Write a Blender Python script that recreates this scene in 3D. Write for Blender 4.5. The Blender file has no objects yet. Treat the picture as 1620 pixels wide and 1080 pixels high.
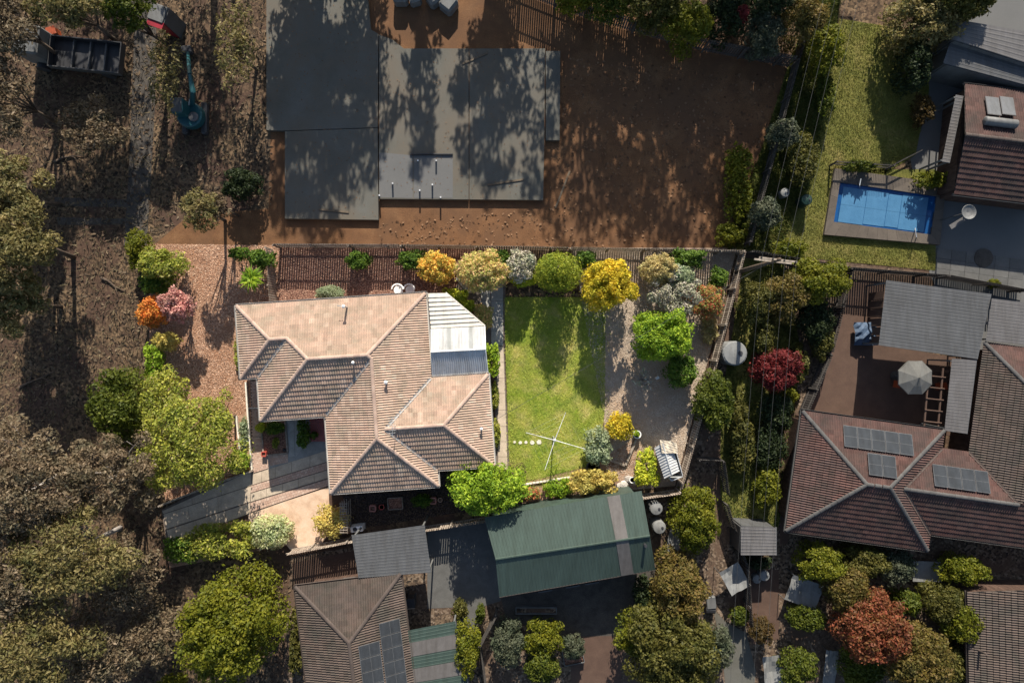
import bpy, bmesh, math, random
import numpy as np
from mathutils import Vector, Matrix, Quaternion
random.seed(7)
SC = bpy.context.scene
COL = SC.collection
R = math.radians
CAMZ = 45.0            # drone height in metres
PXM = 24.0             # photo pixels per metre on the ground

# ------------------------------------------------------------------ camera, sky, sun, exposure
cd = bpy.data.cameras.new('camera')
cam = bpy.data.objects.new('camera', cd); COL.objects.link(cam)
cam.location = (0, 0, CAMZ); cam.rotation_euler = (0, 0, 0)
cd.lens = 24; cd.sensor_width = 36; cd.clip_start = 0.5; cd.clip_end = 6000
SC.camera = cam
SUN_EL, SUN_AZ = 29.0, 3.3      # degrees above the horizon, degrees clockwise from +Y
world = bpy.data.worlds.new('World'); SC.world = world; world.use_nodes = True
wn = world.node_tree
bg = wn.nodes['Background']
sky = wn.nodes.new('ShaderNodeTexSky'); sky.sky_type = 'NISHITA'; sky.sun_disc = False
sky.sun_elevation = R(SUN_EL); sky.sun_rotation = R(SUN_AZ)
wn.links.new(sky.outputs[0], bg.inputs[0]); bg.inputs[1].default_value = 0.085
sl = bpy.data.lights.new('sun', 'SUN'); sl.energy = 5.0; sl.angle = R(0.5); sl.color = (1, 0.94, 0.84)
sun = bpy.data.objects.new('sun', sl); COL.objects.link(sun)
sd = Vector((math.sin(R(SUN_AZ)) * math.cos(R(SUN_EL)), math.cos(R(SUN_AZ)) * math.cos(R(SUN_EL)), math.sin(R(SUN_EL))))
sun.rotation_euler = sd.to_track_quat('Z', 'Y').to_euler(); sun.location = (0, 60, 60)
SC.view_settings.view_transform = 'Standard'; SC.view_settings.look = 'None'
SC.view_settings.exposure = 1.08; SC.view_settings.gamma = 1.0
SC.view_settings.use_curve_mapping = False
SC.cycles.max_bounces = 6; SC.cycles.transparent_max_bounces = 6

# ------------------------------------------------------------------ helpers
def P(px, py, z=0.0):
    """the place at height z that the drone sees at photo pixel (px, py)"""
    k = (CAMZ - z) / CAMZ / PXM
    return Vector(((px - 810) * k, (540 - py) * k, z))

ORG = {}
def tag(o, label=None, cat=None, group=None, kind=None):
    if label: o['label'] = label
    if cat: o['category'] = cat
    if group: o['group'] = group
    if kind: o['kind'] = kind
    return o
def thing(name, label, cat, loc=(0, 0, 0), group=None):
    o = bpy.data.objects.new(name, None); COL.objects.link(o)
    o.location = loc; o.empty_display_size = 0.3
    ORG[o] = Vector(loc)
    return tag(o, label, cat, group)
def link(name, me, parent=None, loc=None, rot=None, m=None):
    """link a mesh; when it has a parent, loc is in world space"""
    o = bpy.data.objects.new(name, me); COL.objects.link(o)
    if m is not None and not me.materials: me.materials.append(m)
    if parent is not None:
        o.parent = parent
        ORG[o] = ORG[parent]
        if loc is not None: o.location = Vector(loc) - ORG[parent]
    else:
        ORG[o] = Vector(loc) if loc is not None else Vector((0, 0, 0))
        if loc is not None: o.location = loc
    if rot is not None:
        o.rotation_mode = 'QUATERNION' if isinstance(rot, Quaternion) else 'XYZ'
        if isinstance(rot, Quaternion): o.rotation_quaternion = rot
        else: o.rotation_euler = rot
    return o
def np_mesh(name, V, F, m=None, smooth=False):
    """fast mesh: V (n,3), F (m,k) all faces of k corners"""
    V = np.asarray(V, dtype=np.float32); F = np.asarray(F, dtype=np.int32)
    me = bpy.data.meshes.new(name)
    n, k = F.shape
    me.vertices.add(len(V)); me.vertices.foreach_set('co', V.ravel())
    me.loops.add(n * k); me.loops.foreach_set('vertex_index', F.ravel())
    me.polygons.add(n)
    me.polygons.foreach_set('loop_start', np.arange(0, n * k, k, dtype=np.int32))
    me.polygons.foreach_set('loop_total', np.full(n, k, dtype=np.int32))
    me.update(calc_edges=True)
    if smooth: me.polygons.foreach_set('use_smooth', np.ones(n, dtype=bool))
    if m is not None: me.materials.append(m)
    return me

class MB:
    def __init__(s): s.v = []; s.f = []
    def add(s, vs, fs):
        b = len(s.v); s.v += [tuple(v) for v in vs]; s.f += [tuple(i + b for i in f) for f in fs]; return s
    def box(s, c, size, rz=0.0, rot=None):
        hx, hy, hz = size[0] / 2, size[1] / 2, size[2] / 2
        M = rot if rot is not None else Matrix.Rotation(rz, 3, 'Z')
        c = Vector(c)
        vs = [c + M @ Vector((x * hx, y * hy, z * hz)) for z in (-1, 1) for y in (-1, 1) for x in (-1, 1)]
        return s.add(vs, [(0, 2, 3, 1), (4, 5, 7, 6), (0, 1, 5, 4), (2, 6, 7, 3), (0, 4, 6, 2), (1, 3, 7, 5)])
    def prism(s, poly, z0, z1):
        n = len(poly)
        a = sum(poly[i][0] * poly[(i + 1) % n][1] - poly[(i + 1) % n][0] * poly[i][1] for i in range(n))
        if a < 0: poly = list(reversed(poly))
        vs = [(p[0], p[1], z0) for p in poly] + [(p[0], p[1], z1) for p in poly]
        return s.add(vs, [tuple(range(n))[::-1], tuple(range(n, 2 * n))] + [(i, (i + 1) % n, n + (i + 1) % n, n + i) for i in range(n)])
    def tube(s, pts, rad, n=6, cap=True):
        pts = [Vector(p) for p in pts]
        if not isinstance(rad, (list, tuple)): rad = [rad] * len(pts)
        vs = []; fs = []
        ref = None
        for i, p in enumerate(pts):
            d = (pts[min(i + 1, len(pts) - 1)] - pts[max(i - 1, 0)])
            d = d.normalized() if d.length > 1e-9 else Vector((0, 0, 1))
            if ref is None:
                ref = Vector((1, 0, 0)) if abs(d.x) < 0.8 else Vector((0, 1, 0))
            u = (ref - d * ref.dot(d)).normalized(); w = d.cross(u); ref = u
            for k in range(n):
                a = 2 * math.pi * k / n
                vs.append(p + (u * math.cos(a) + w * math.sin(a)) * rad[i])
        for i in range(len(pts) - 1):
            for k in range(n):
                k2 = (k + 1) % n
                fs.append((i * n + k, i * n + k2, (i + 1) * n + k2, (i + 1) * n + k))
        if cap:
            fs.append(tuple(range(n))[::-1]); fs.append(tuple(range((len(pts) - 1) * n, len(pts) * n)))
        return s.add(vs, fs)
    def lathe(s, c, prof, n=16):
        c = Vector(c); vs = []; fs = []
        for r, z in prof:
            for k in range(n):
                a = 2 * math.pi * k / n
                vs.append(c + Vector((r * math.cos(a), r * math.sin(a), z)))
        for i in range(len(prof) - 1):
            for k in range(n):
                k2 = (k + 1) % n
                fs.append((i * n + k, i * n + k2, (i + 1) * n + k2, (i + 1) * n + k))
        fs.append(tuple(range(n))[::-1]); fs.append(tuple(range((len(prof) - 1) * n, len(prof) * n)))
        return s.add(vs, fs)
    def face(s, pts): return s.add(pts, [tuple(range(len(pts)))])
    def mesh(s, name, m=None, org=(0, 0, 0), smooth=False, bevel=0):
        me = bpy.data.meshes.new(name)
        o = Vector(org)
        me.from_pydata([tuple(Vector(v) - o) for v in s.v], [], s.f); me.update()
        if bevel:
            bm = bmesh.new(); bm.from_mesh(me)
            bmesh.ops.bevel(bm, geom=list(bm.edges), offset=bevel, segments=1, affect='EDGES', clamp_overlap=True)
            bm.to_mesh(me); bm.free()
        if smooth:
            for p in me.polygons: p.use_smooth = True
        if m is not None: me.materials.append(m)
        return me
    def build(s, name, m, parent=None, smooth=False, bevel=0, org=None):
        """world-space vertices; a child's mesh is kept relative to its thing's base"""
        if parent is not None: return link(name, s.mesh(name, m, ORG[parent], smooth, bevel), parent)
        o = Vector(org) if org is not None else Vector((0, 0, 0))
        return link(name, s.mesh(name, m, o, smooth, bevel), None, o)

# ------------------------------------------------------------------ materials
def new_mat(name):
    m = bpy.data.materials.new(name); m.use_nodes = True
    nt = m.node_tree
    return m, nt, nt.nodes['Principled BSDF']
def ramp(nt, stops, interp='LINEAR'):
    r = nt.nodes.new('ShaderNodeValToRGB'); cr = r.color_ramp; cr.interpolation = interp
    while len(cr.elements) < len(stops): cr.elements.new(0.5)
    for e, (p, c) in zip(cr.elements, stops): e.position = p; e.color = (*c, 1)
    return r
def even(cols, lo=0.0, hi=1.0):
    n = len(cols)
    return [(lo + (hi - lo) * i / max(1, n - 1), c) for i, c in enumerate(cols)]
def noise(nt, scale, detail=5, rough=0.6, src=None, dist=0.0):
    n = nt.nodes.new('ShaderNodeTexNoise'); n.inputs['Scale'].default_value = scale
    n.inputs['Detail'].default_value = detail; n.inputs['Roughness'].default_value = rough
    n.inputs['Distortion'].default_value = dist
    if src is not None: nt.links.new(src, n.inputs['Vector'])
    return n
def mixc(nt, a, b, f, mode='MIX'):
    x = nt.nodes.new('ShaderNodeMix'); x.data_type = 'RGBA'; x.blend_type = mode
    for sock, v in ((x.inputs[6], a), (x.inputs[7], b)):
        if hasattr(v, 'is_output'): nt.links.new(v, sock)
        else: sock.default_value = (*v, 1)
    if hasattr(f, 'is_output'): nt.links.new(f, x.inputs[0])
    else: x.inputs[0].default_value = f
    return x.outputs[2]
def bump(nt, b, h, strength=0.3, dist=0.02):
    n = nt.nodes.new('ShaderNodeBump'); n.inputs['Strength'].default_value = strength
    n.inputs['Distance'].default_value = dist
    nt.links.new(h, n.inputs['Height']); nt.links.new(n.outputs[0], b.inputs['Normal'])
def pos(nt):
    return nt.nodes.new('ShaderNodeNewGeometry').outputs['Position']
def surf(name, cols, scale=1.5, rough=0.85, fine=25.0, fine_amt=0.35, bmp=0.25, metal=0.0, big=None, bigscale=0.25, dist=0.3, lo=0.3, hi=0.7):
    """mottled solid: broad patches through cols, fine grain over them, optional big stains"""
    m, nt, b = new_mat(name)
    p = pos(nt)
    n1 = noise(nt, scale, 6, 0.65, p, dist)
    r1 = ramp(nt, even(cols, lo, hi)); nt.links.new(n1.outputs[0], r1.inputs[0])
    c = r1.outputs[0]
    n2 = noise(nt, fine, 3, 0.7, p)
    r2 = ramp(nt, [(0.3, (1 - fine_amt,) * 3), (0.7, (1 + fine_amt * 0.6,) * 3)]); nt.links.new(n2.outputs[0], r2.inputs[0])
    c = mixc(nt, c, r2.outputs[0], 1.0, 'MULTIPLY')
    if big is not None:
        n3 = noise(nt, bigscale, 5, 0.6, p, 0.5)
        r3 = ramp(nt, [(0.42, (0, 0, 0)), (0.62, (1, 1, 1))]); nt.links.new(n3.outputs[0], r3.inputs[0])
        c = mixc(nt, c, big, r3.outputs[0])
    nt.links.new(c, b.inputs['Base Color'])
    b.inputs['Roughness'].default_value = rough; b.inputs['Metallic'].default_value = metal
    b.inputs['Specular IOR Level'].default_value = 0.3
    if bmp: bump(nt, b, n2.outputs[0], bmp)
    return m
def chips(name, cols, scale=14.0, rough=0.95, bmp=0.6, big=None, bigscale=0.4):
    """loose bark, stones or leaf litter: cells of many colours"""
    m, nt, b = new_mat(name)
    p = pos(nt)
    mp = nt.nodes.new('ShaderNodeMapping'); mp.inputs['Scale'].default_value = (1, 1, 0.2); nt.links.new(p, mp.inputs[0])
    v = nt.nodes.new('ShaderNodeTexVoronoi'); v.inputs['Scale'].default_value = scale
    nt.links.new(mp.outputs[0], v.inputs['Vector'])
    sp = nt.nodes.new('ShaderNodeSeparateColor'); nt.links.new(v.outputs['Color'], sp.inputs[0])
    r1 = ramp(nt, even(cols)); nt.links.new(sp.outputs[0], r1.inputs[0])
    n2 = noise(nt, 1.3, 6, 0.7, p, 0.4)
    r2 = ramp(nt, [(0.3, (0.72, 0.7, 0.68)), (0.7, (1.15, 1.14, 1.1))]); nt.links.new(n2.outputs[0], r2.inputs[0])
    c = mixc(nt, r1.outputs[0], r2.outputs[0], 1.0, 'MULTIPLY')
    if big is not None:
        n3 = noise(nt, bigscale, 6, 0.65, p, 0.8)
        r3 = ramp(nt, [(0.45, (0, 0, 0)), (0.6, (1, 1, 1))]); nt.links.new(n3.outputs[0], r3.inputs[0])
        c = mixc(nt, c, big, r3.outputs[0])
    nt.links.new(c, b.inputs['Base Color']); b.inputs['Roughness'].default_value = rough
    b.inputs['Specular IOR Level'].default_value = 0.2
    bump(nt, b, sp.outputs[1], bmp, 0.03)
    return m
def island(name, cols, rough=0.8, weather=None, wscale=0.8, trans=0.0, spec=0.3, grain=0.0, bmp=0.0, drift=0.0):
    """each separate piece takes its own colour (tiles, pavers, leaves, blades)"""
    m, nt, b = new_mat(name)
    g = nt.nodes.new('ShaderNodeNewGeometry')
    r1 = ramp(nt, even(cols)); nt.links.new(g.outputs['Random Per Island'], r1.inputs[0])
    c = r1.outputs[0]
    if weather is not None:
        n = noise(nt, wscale, 6, 0.65, g.outputs['Position'], 0.4)
        r2 = ramp(nt, [(0.4, (0, 0, 0)), (0.65, (1, 1, 1))]); nt.links.new(n.outputs[0], r2.inputs[0])
        f = nt.nodes.new('ShaderNodeMath'); f.operation = 'MULTIPLY'; f.inputs[1].default_value = 0.7
        nt.links.new(r2.outputs[0], f.inputs[0])
        c = mixc(nt, c, weather, f.outputs[0])
    if drift:
        n = noise(nt, 1.1, 3, 0.6, g.outputs['Position'], 0.6)
        r2 = ramp(nt, [(0.34, (1 - drift * 0.8, 1 - drift * 0.55, 1 - drift * 0.6)), (0.5, (1, 1, 1)), (0.68, (1 + drift * 0.65, 1 + drift * 0.45, 1 + drift * 0.5))]); nt.links.new(n.outputs[0], r2.inputs[0])
        c = mixc(nt, c, r2.outputs[0], 1.0, 'MULTIPLY')
    if grain:
        n = noise(nt, 30, 4, 0.7, g.outputs['Position'])
        r2 = ramp(nt, [(0.3, (1 - grain,) * 3), (0.7, (1 + grain * 0.5,) * 3)]); nt.links.new(n.outputs[0], r2.inputs[0])
        c = mixc(nt, c, r2.outputs[0], 1.0, 'MULTIPLY')
        if bmp: bump(nt, b, n.outputs[0], bmp)
    nt.links.new(c, b.inputs['Base Color']); b.inputs['Roughness'].default_value = rough
    b.inputs['Specular IOR Level'].default_value = spec
    if trans:
        t = nt.nodes.new('ShaderNodeBsdfTranslucent'); nt.links.new(c, t.inputs[0])
        mx = nt.nodes.new('ShaderNodeMixShader'); mx.inputs[0].default_value = trans
        out = nt.nodes['Material Output']
        nt.links.new(b.outputs[0], mx.inputs[1]); nt.links.new(t.outputs[0], mx.inputs[2])
        nt.links.new(mx.outputs[0], out.inputs[0])
    return m
def leafy(name, *cols, trans=0.45):
    return island(name, cols, 0.6, trans=trans, spec=0.25, drift=0.4)
def objrand(name, cols, rough=0.85, grain=0.25, fine=25, bmp=0.2):
    """a shared material whose colour differs a little from piece to piece"""
    m, nt, b = new_mat(name)
    oi = nt.nodes.new('ShaderNodeObjectInfo')
    r1 = ramp(nt, even(cols)); nt.links.new(oi.outputs['Random'], r1.inputs[0])
    p = pos(nt)
    n = noise(nt, fine, 4, 0.7, p); n5 = noise(nt, 1.6, 5, 0.7, p, 0.5)
    r2 = ramp(nt, [(0.3, (1 - grain,) * 3), (0.7, (1 + grain * 0.5,) * 3)]); nt.links.new(n.outputs[0], r2.inputs[0])
    r5 = ramp(nt, [(0.3, (0.75, 0.74, 0.72)), (0.65, (1.08, 1.07, 1.05))]); nt.links.new(n5.outputs[0], r5.inputs[0])
    c = mixc(nt, r1.outputs[0], r2.outputs[0], 1.0, 'MULTIPLY'); c = mixc(nt, c, r5.outputs[0], 1.0, 'MULTIPLY')
    nt.links.new(c, b.inputs['Base Color']); b.inputs['Roughness'].default_value = rough
    if bmp: bump(nt, b, n.outputs[0], bmp)
    return m
def paint(name, c, rough=0.45, metal=0.0, dirt=0.2, scale=2.0):
    d = tuple(x * (1 - dirt) for x in c)
    m = surf(name, [d, c], scale, rough, 18, 0.08, 0.03, metal)
    nt = m.node_tree; b = nt.nodes['Principled BSDF']; src = b.inputs['Base Color'].links[0].from_socket
    mp = nt.nodes.new('ShaderNodeMapping'); mp.inputs['Scale'].default_value = (3.2, 0.45, 1.0); mp.inputs['Rotation'].default_value = (0, 0, 0.12)
    nt.links.new(pos(nt), mp.inputs[0]); n = noise(nt, 1.0, 6, 0.7, mp.outputs[0], 0.2)
    r2 = ramp(nt, [(0.35, (0.80, 0.78, 0.75)), (0.6, (1.04, 1.04, 1.04))]); nt.links.new(n.outputs[0], r2.inputs[0])
    nt.links.new(mixc(nt, src, r2.outputs[0], 1.0, 'MULTIPLY'), b.inputs['Base Color'])
    return m

M = {}
# --- the sold lot
M['mulch'] = chips('bark_mulch', [(0.11, 0.0495, 0.0275), (0.308, 0.165, 0.099), (0.44, 0.2585, 0.165), (0.616, 0.418, 0.297)], 22, big=(0.297, 0.154, 0.088), bigscale=0.6)
M['mulch_dark'] = chips('dark_bark', [(0.06, 0.03, 0.025), (0.20, 0.10, 0.07), (0.34, 0.19, 0.13)], 22)  # bark in darker tones
M['gravel'] = chips('pale_gravel', [(0.22, 0.175, 0.13), (0.38, 0.31, 0.24), (0.50, 0.42, 0.34)], 28, big=(0.36, 0.25, 0.165), bigscale=0.3)
M['shade_mulch'] = chips('shade_mulch', [(0.012, 0.010, 0.010), (0.035, 0.027, 0.024), (0.08, 0.06, 0.055)], 16)  # bark colour blackened to put in the deep shade of the south yard
M['soil_lot'] = surf('garden_soil', [(0.16, 0.09, 0.055), (0.32, 0.19, 0.12), (0.40, 0.26, 0.17)], 2.5, 0.95, 20, 0.5, 0.6)
M['lawn'] = surf('lawn_ground', [(0.1719, 0.2248, 0.02645), (0.2645, 0.2909, 0.03968), (0.4496, 0.3703, 0.1323)], 0.8, 0.95, 22, 0.5, 0.5)
M['blade'] = island('lawn_blades', [(0.13, 0.25, 0.012), (0.23, 0.37, 0.02), (0.31, 0.41, 0.03), (0.44, 0.45, 0.10)], 0.7, weather=(0.62, 0.50, 0.19), wscale=0.42, trans=0.3, drift=0.5)
M['concrete'] = objrand('pale_concrete', [(0.43, 0.34, 0.25), (0.50, 0.405, 0.305), (0.46, 0.37, 0.275)], 0.9, grain=0.3)
M['concrete_grey'] = objrand('grey_concrete', [(0.24, 0.235, 0.22), (0.33, 0.32, 0.29)], 0.9)
M['joint'] = surf('joint_sand', [(0.10, 0.08, 0.065), (0.18, 0.14, 0.11)], 3)
M['brick'] = island('pink_pavers', [(0.374, 0.2365, 0.176), (0.473, 0.319, 0.2365), (0.429, 0.2915, 0.22), (0.517, 0.374, 0.286)], 0.9, grain=0.25, bmp=0.2)
M['apron'] = surf('tan_apron', [(0.396, 0.253, 0.165), (0.55, 0.385, 0.264), (0.616, 0.462, 0.341)], 1.0, 0.95, 28, 0.2, 0.3)
M['tile'] = island('tan_roof_tiles', [(0.29, 0.20, 0.145), (0.36, 0.255, 0.185), (0.41, 0.295, 0.215), (0.34, 0.235, 0.17), (0.45, 0.34, 0.255)], 0.85, weather=(0.34, 0.235, 0.17), wscale=0.7, grain=0.3, bmp=0.2, drift=0.22)
M['cap'] = objrand('ridge_cap_terracotta', [(0.336, 0.2296, 0.1792), (0.4256, 0.308, 0.2408), (0.3808, 0.2632, 0.2016)], 0.85)
M['deck'] = surf('roof_underlay', [(0.05, 0.045, 0.04), (0.08, 0.07, 0.06)], 3)
M['gutter'] = paint('gutter_steel', (0.50, 0.47, 0.43), 0.5)
M['valley'] = paint('valley_zinc', (0.28, 0.27, 0.255), 0.5, 0.3)
M['wallbrick'] = chips('house_brick', [(0.22, 0.12, 0.08), (0.34, 0.2, 0.14)], 9)
M['cream'] = paint('cream_sheet', (0.66, 0.60, 0.50), 0.5)
M['white_sheet'] = paint('white_sheet', (0.47, 0.465, 0.45), 0.5)
M['grey_sheet'] = paint('grey_sheet', (0.42, 0.43, 0.43), 0.45)
M['strip'] = paint('translucent_strip', (0.33, 0.33, 0.31), 0.3)
M['white'] = paint('white_paint', (0.78, 0.77, 0.74), 0.5)
M['steel'] = paint('galvanised_steel', (0.52, 0.53, 0.53), 0.4, 0.6)
M['dark'] = paint('dark_metal', (0.035, 0.035, 0.038), 0.5)
M['red'] = paint('red_paint', (0.42, 0.07, 0.05), 0.5)
M['pinkrim'] = paint('pink_terracotta', (0.55, 0.25, 0.2), 0.8)
M['porch'] = island('red_porch_tiles', [(0.30, 0.085, 0.075), (0.38, 0.12, 0.10), (0.33, 0.10, 0.09)], 0.6, grain=0.15)
M['timber'] = surf('grey_timber', [(0.14, 0.11, 0.085), (0.27, 0.22, 0.17), (0.36, 0.30, 0.24)], 5, 0.9, 30, 0.35, 0.3)
M['paling'] = island('weathered_palings', [(0.16, 0.12, 0.09), (0.26, 0.20, 0.155), (0.33, 0.27, 0.21)], 0.9, grain=0.3)
M['glass'] = paint('window_glass', (0.03, 0.035, 0.04), 0.08)
M['rock'] = objrand('pale_rock', [(0.34, 0.30, 0.26), (0.52, 0.48, 0.43), (0.2, 0.17, 0.15)], 0.9)
M['stone'] = objrand('white_stone', [(0.62, 0.56, 0.46), (0.72, 0.66, 0.56)], 0.9)
M['bark'] = surf('brown_bark', [(0.05, 0.035, 0.025), (0.12, 0.085, 0.06)], 6, 0.95, 30, 0.4, 0.5)
M['bark_pale'] = surf('pale_gum_bark', [(0.16, 0.14, 0.12), (0.32, 0.28, 0.24)], 4, 0.85, 20, 0.3, 0.3)
M['bark_grey'] = surf('dead_grey_wood', [(0.24, 0.2, 0.17), (0.42, 0.38, 0.34)], 6, 0.9, 30, 0.3, 0.3)
M['beige'] = paint('beige_tarp', (0.52, 0.44, 0.33), 0.7)
# --- the places around it: base colours darkened to paint in a dimmed surround
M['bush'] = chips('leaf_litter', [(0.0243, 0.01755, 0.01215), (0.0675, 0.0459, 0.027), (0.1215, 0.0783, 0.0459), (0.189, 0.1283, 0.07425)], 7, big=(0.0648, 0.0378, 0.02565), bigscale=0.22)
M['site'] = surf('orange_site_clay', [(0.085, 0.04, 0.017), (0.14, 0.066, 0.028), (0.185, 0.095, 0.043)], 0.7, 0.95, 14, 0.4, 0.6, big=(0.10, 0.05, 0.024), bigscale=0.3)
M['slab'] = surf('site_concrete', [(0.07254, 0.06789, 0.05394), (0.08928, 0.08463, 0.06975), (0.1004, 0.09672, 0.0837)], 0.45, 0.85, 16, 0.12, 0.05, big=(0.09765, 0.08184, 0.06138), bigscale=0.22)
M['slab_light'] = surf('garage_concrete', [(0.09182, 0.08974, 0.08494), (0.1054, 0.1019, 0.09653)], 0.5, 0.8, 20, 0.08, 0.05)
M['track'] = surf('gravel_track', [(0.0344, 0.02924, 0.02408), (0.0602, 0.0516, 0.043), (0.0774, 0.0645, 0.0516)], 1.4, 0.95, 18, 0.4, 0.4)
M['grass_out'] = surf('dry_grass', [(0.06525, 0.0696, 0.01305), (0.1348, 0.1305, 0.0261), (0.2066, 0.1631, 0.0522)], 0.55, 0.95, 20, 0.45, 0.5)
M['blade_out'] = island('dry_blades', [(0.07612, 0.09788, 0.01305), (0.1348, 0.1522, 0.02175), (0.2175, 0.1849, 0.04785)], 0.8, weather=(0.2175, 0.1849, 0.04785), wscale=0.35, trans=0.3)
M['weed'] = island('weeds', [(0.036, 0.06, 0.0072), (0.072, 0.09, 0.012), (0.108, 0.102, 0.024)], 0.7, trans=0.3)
M['brick_out'] = chips('dimmed_brown_brick', [(0.05, 0.03, 0.022), (0.085, 0.052, 0.038)], 9)
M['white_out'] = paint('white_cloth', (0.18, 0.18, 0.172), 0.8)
M['timber_out'] = surf('dimmed_plank', [(0.08, 0.06, 0.04), (0.14, 0.105, 0.07)], 4)
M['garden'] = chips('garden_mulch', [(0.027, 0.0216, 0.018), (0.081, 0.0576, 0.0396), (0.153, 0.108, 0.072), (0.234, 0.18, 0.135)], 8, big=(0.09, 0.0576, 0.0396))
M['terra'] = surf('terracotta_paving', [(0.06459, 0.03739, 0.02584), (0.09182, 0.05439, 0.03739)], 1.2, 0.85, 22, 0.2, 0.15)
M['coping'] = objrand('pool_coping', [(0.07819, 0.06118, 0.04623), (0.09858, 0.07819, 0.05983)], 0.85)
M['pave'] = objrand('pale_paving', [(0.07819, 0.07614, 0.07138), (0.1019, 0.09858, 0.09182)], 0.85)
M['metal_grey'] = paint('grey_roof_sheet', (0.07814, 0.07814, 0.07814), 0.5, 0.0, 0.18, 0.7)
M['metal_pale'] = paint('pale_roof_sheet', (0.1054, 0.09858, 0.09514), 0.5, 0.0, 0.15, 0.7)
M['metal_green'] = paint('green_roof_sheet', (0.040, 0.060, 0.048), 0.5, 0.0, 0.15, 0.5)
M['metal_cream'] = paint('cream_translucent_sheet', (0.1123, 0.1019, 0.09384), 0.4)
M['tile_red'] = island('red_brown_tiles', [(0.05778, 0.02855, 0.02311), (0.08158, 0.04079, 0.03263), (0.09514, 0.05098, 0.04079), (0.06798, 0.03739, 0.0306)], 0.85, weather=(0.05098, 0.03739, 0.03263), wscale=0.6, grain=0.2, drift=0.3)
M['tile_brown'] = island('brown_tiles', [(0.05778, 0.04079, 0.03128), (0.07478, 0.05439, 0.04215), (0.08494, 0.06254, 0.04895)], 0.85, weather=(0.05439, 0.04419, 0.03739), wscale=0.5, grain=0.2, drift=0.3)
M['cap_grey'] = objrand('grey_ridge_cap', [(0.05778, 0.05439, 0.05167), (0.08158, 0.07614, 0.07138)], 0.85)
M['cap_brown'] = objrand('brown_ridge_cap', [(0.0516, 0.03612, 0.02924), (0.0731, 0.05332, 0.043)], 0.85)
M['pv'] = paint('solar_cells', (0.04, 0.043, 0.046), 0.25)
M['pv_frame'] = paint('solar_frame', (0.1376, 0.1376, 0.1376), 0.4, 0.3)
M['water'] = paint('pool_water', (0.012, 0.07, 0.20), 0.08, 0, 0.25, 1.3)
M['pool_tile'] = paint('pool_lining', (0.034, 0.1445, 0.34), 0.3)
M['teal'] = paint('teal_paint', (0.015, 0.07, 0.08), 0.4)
M['offwhite'] = paint('dimmed_white', (0.1243, 0.1243, 0.1207), 0.6)
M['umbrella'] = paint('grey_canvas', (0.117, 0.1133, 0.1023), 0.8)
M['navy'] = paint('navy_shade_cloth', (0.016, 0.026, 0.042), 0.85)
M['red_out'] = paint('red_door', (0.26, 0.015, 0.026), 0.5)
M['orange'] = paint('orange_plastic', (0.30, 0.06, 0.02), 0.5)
M['fence_out'] = island('dimmed_palings', [(0.035, 0.03, 0.027), (0.06, 0.052, 0.046), (0.08, 0.07, 0.06)], 0.9, grain=0.3)
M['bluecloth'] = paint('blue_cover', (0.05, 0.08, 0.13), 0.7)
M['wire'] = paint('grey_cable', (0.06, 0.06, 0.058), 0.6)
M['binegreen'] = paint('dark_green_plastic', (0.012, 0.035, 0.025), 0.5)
# leaves of the lot
L = {}
L['olive'] = leafy('olive_green_leaves', (0.1265, 0.161, 0.0207), (0.276, 0.299, 0.0345), (0.437, 0.414, 0.06325), (0.207, 0.2415, 0.02875), (0.345, 0.299, 0.115))
L['bright'] = leafy('bright_green_leaves', (0.1, 0.1857, 0.01143), (0.2428, 0.3571, 0.02143), (0.3571, 0.4428, 0.03571))
L['lime'] = leafy('lime_leaves', (0.2376, 0.297, 0.01782), (0.4455, 0.4752, 0.0297), (0.594, 0.594, 0.0594))
L['gold'] = leafy('golden_leaves', (0.351, 0.27, 0.0162), (0.594, 0.432, 0.027), (0.702, 0.54, 0.0405), (0.405, 0.3645, 0.027))
L['deep'] = leafy('deep_green_leaves', (0.0405, 0.08775, 0.0108), (0.0945, 0.162, 0.0162), (0.162, 0.2295, 0.027))
L['conifer'] = leafy('conifer_leaves', (0.1134, 0.162, 0.0162), (0.243, 0.2834, 0.0243), (0.3564, 0.3564, 0.0405))
L['orange'] = leafy('orange_leaves', (0.621, 0.1552, 0.03105), (0.8539, 0.3105, 0.0621), (0.4657, 0.2484, 0.04657))
L['amber'] = leafy('amber_leaves', (0.729, 0.3564, 0.0648), (0.8424, 0.5184, 0.0972), (0.5508, 0.4536, 0.081), (0.324, 0.2916, 0.0486))
L['pinkgreen'] = leafy('pink_tipped_leaves', (0.7173, 0.427, 0.2049), (0.3415, 0.3757, 0.08539), (0.5806, 0.5123, 0.1538), (0.8197, 0.4782, 0.2562))
L['pink'] = leafy('dusty_pink_leaves', (0.459, 0.1755, 0.1485), (0.648, 0.3105, 0.27), (0.567, 0.3375, 0.2565), (0.324, 0.1485, 0.1215))
L['greytwig'] = leafy('grey_dry_leaves', (0.28, 0.24, 0.18), (0.40, 0.36, 0.28), (0.24, 0.25, 0.12), (0.46, 0.42, 0.34), trans=0.2)
L['sage'] = leafy('grey_green_leaves', (0.138, 0.184, 0.0805), (0.276, 0.322, 0.1725), (0.391, 0.437, 0.276))
L['tan'] = leafy('tan_dry_leaves', (0.3415, 0.2639, 0.1087), (0.5278, 0.4192, 0.1863), (0.4347, 0.3726, 0.1242))
L['berry'] = leafy('red_berry_leaves', (0.162, 0.216, 0.0405), (0.243, 0.27, 0.0675), (0.6075, 0.108, 0.0675), (0.351, 0.351, 0.108))
L['cream'] = leafy('cream_variegated_leaves', (0.32, 0.36, 0.12), (0.50, 0.52, 0.26), (0.58, 0.56, 0.32))
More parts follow.
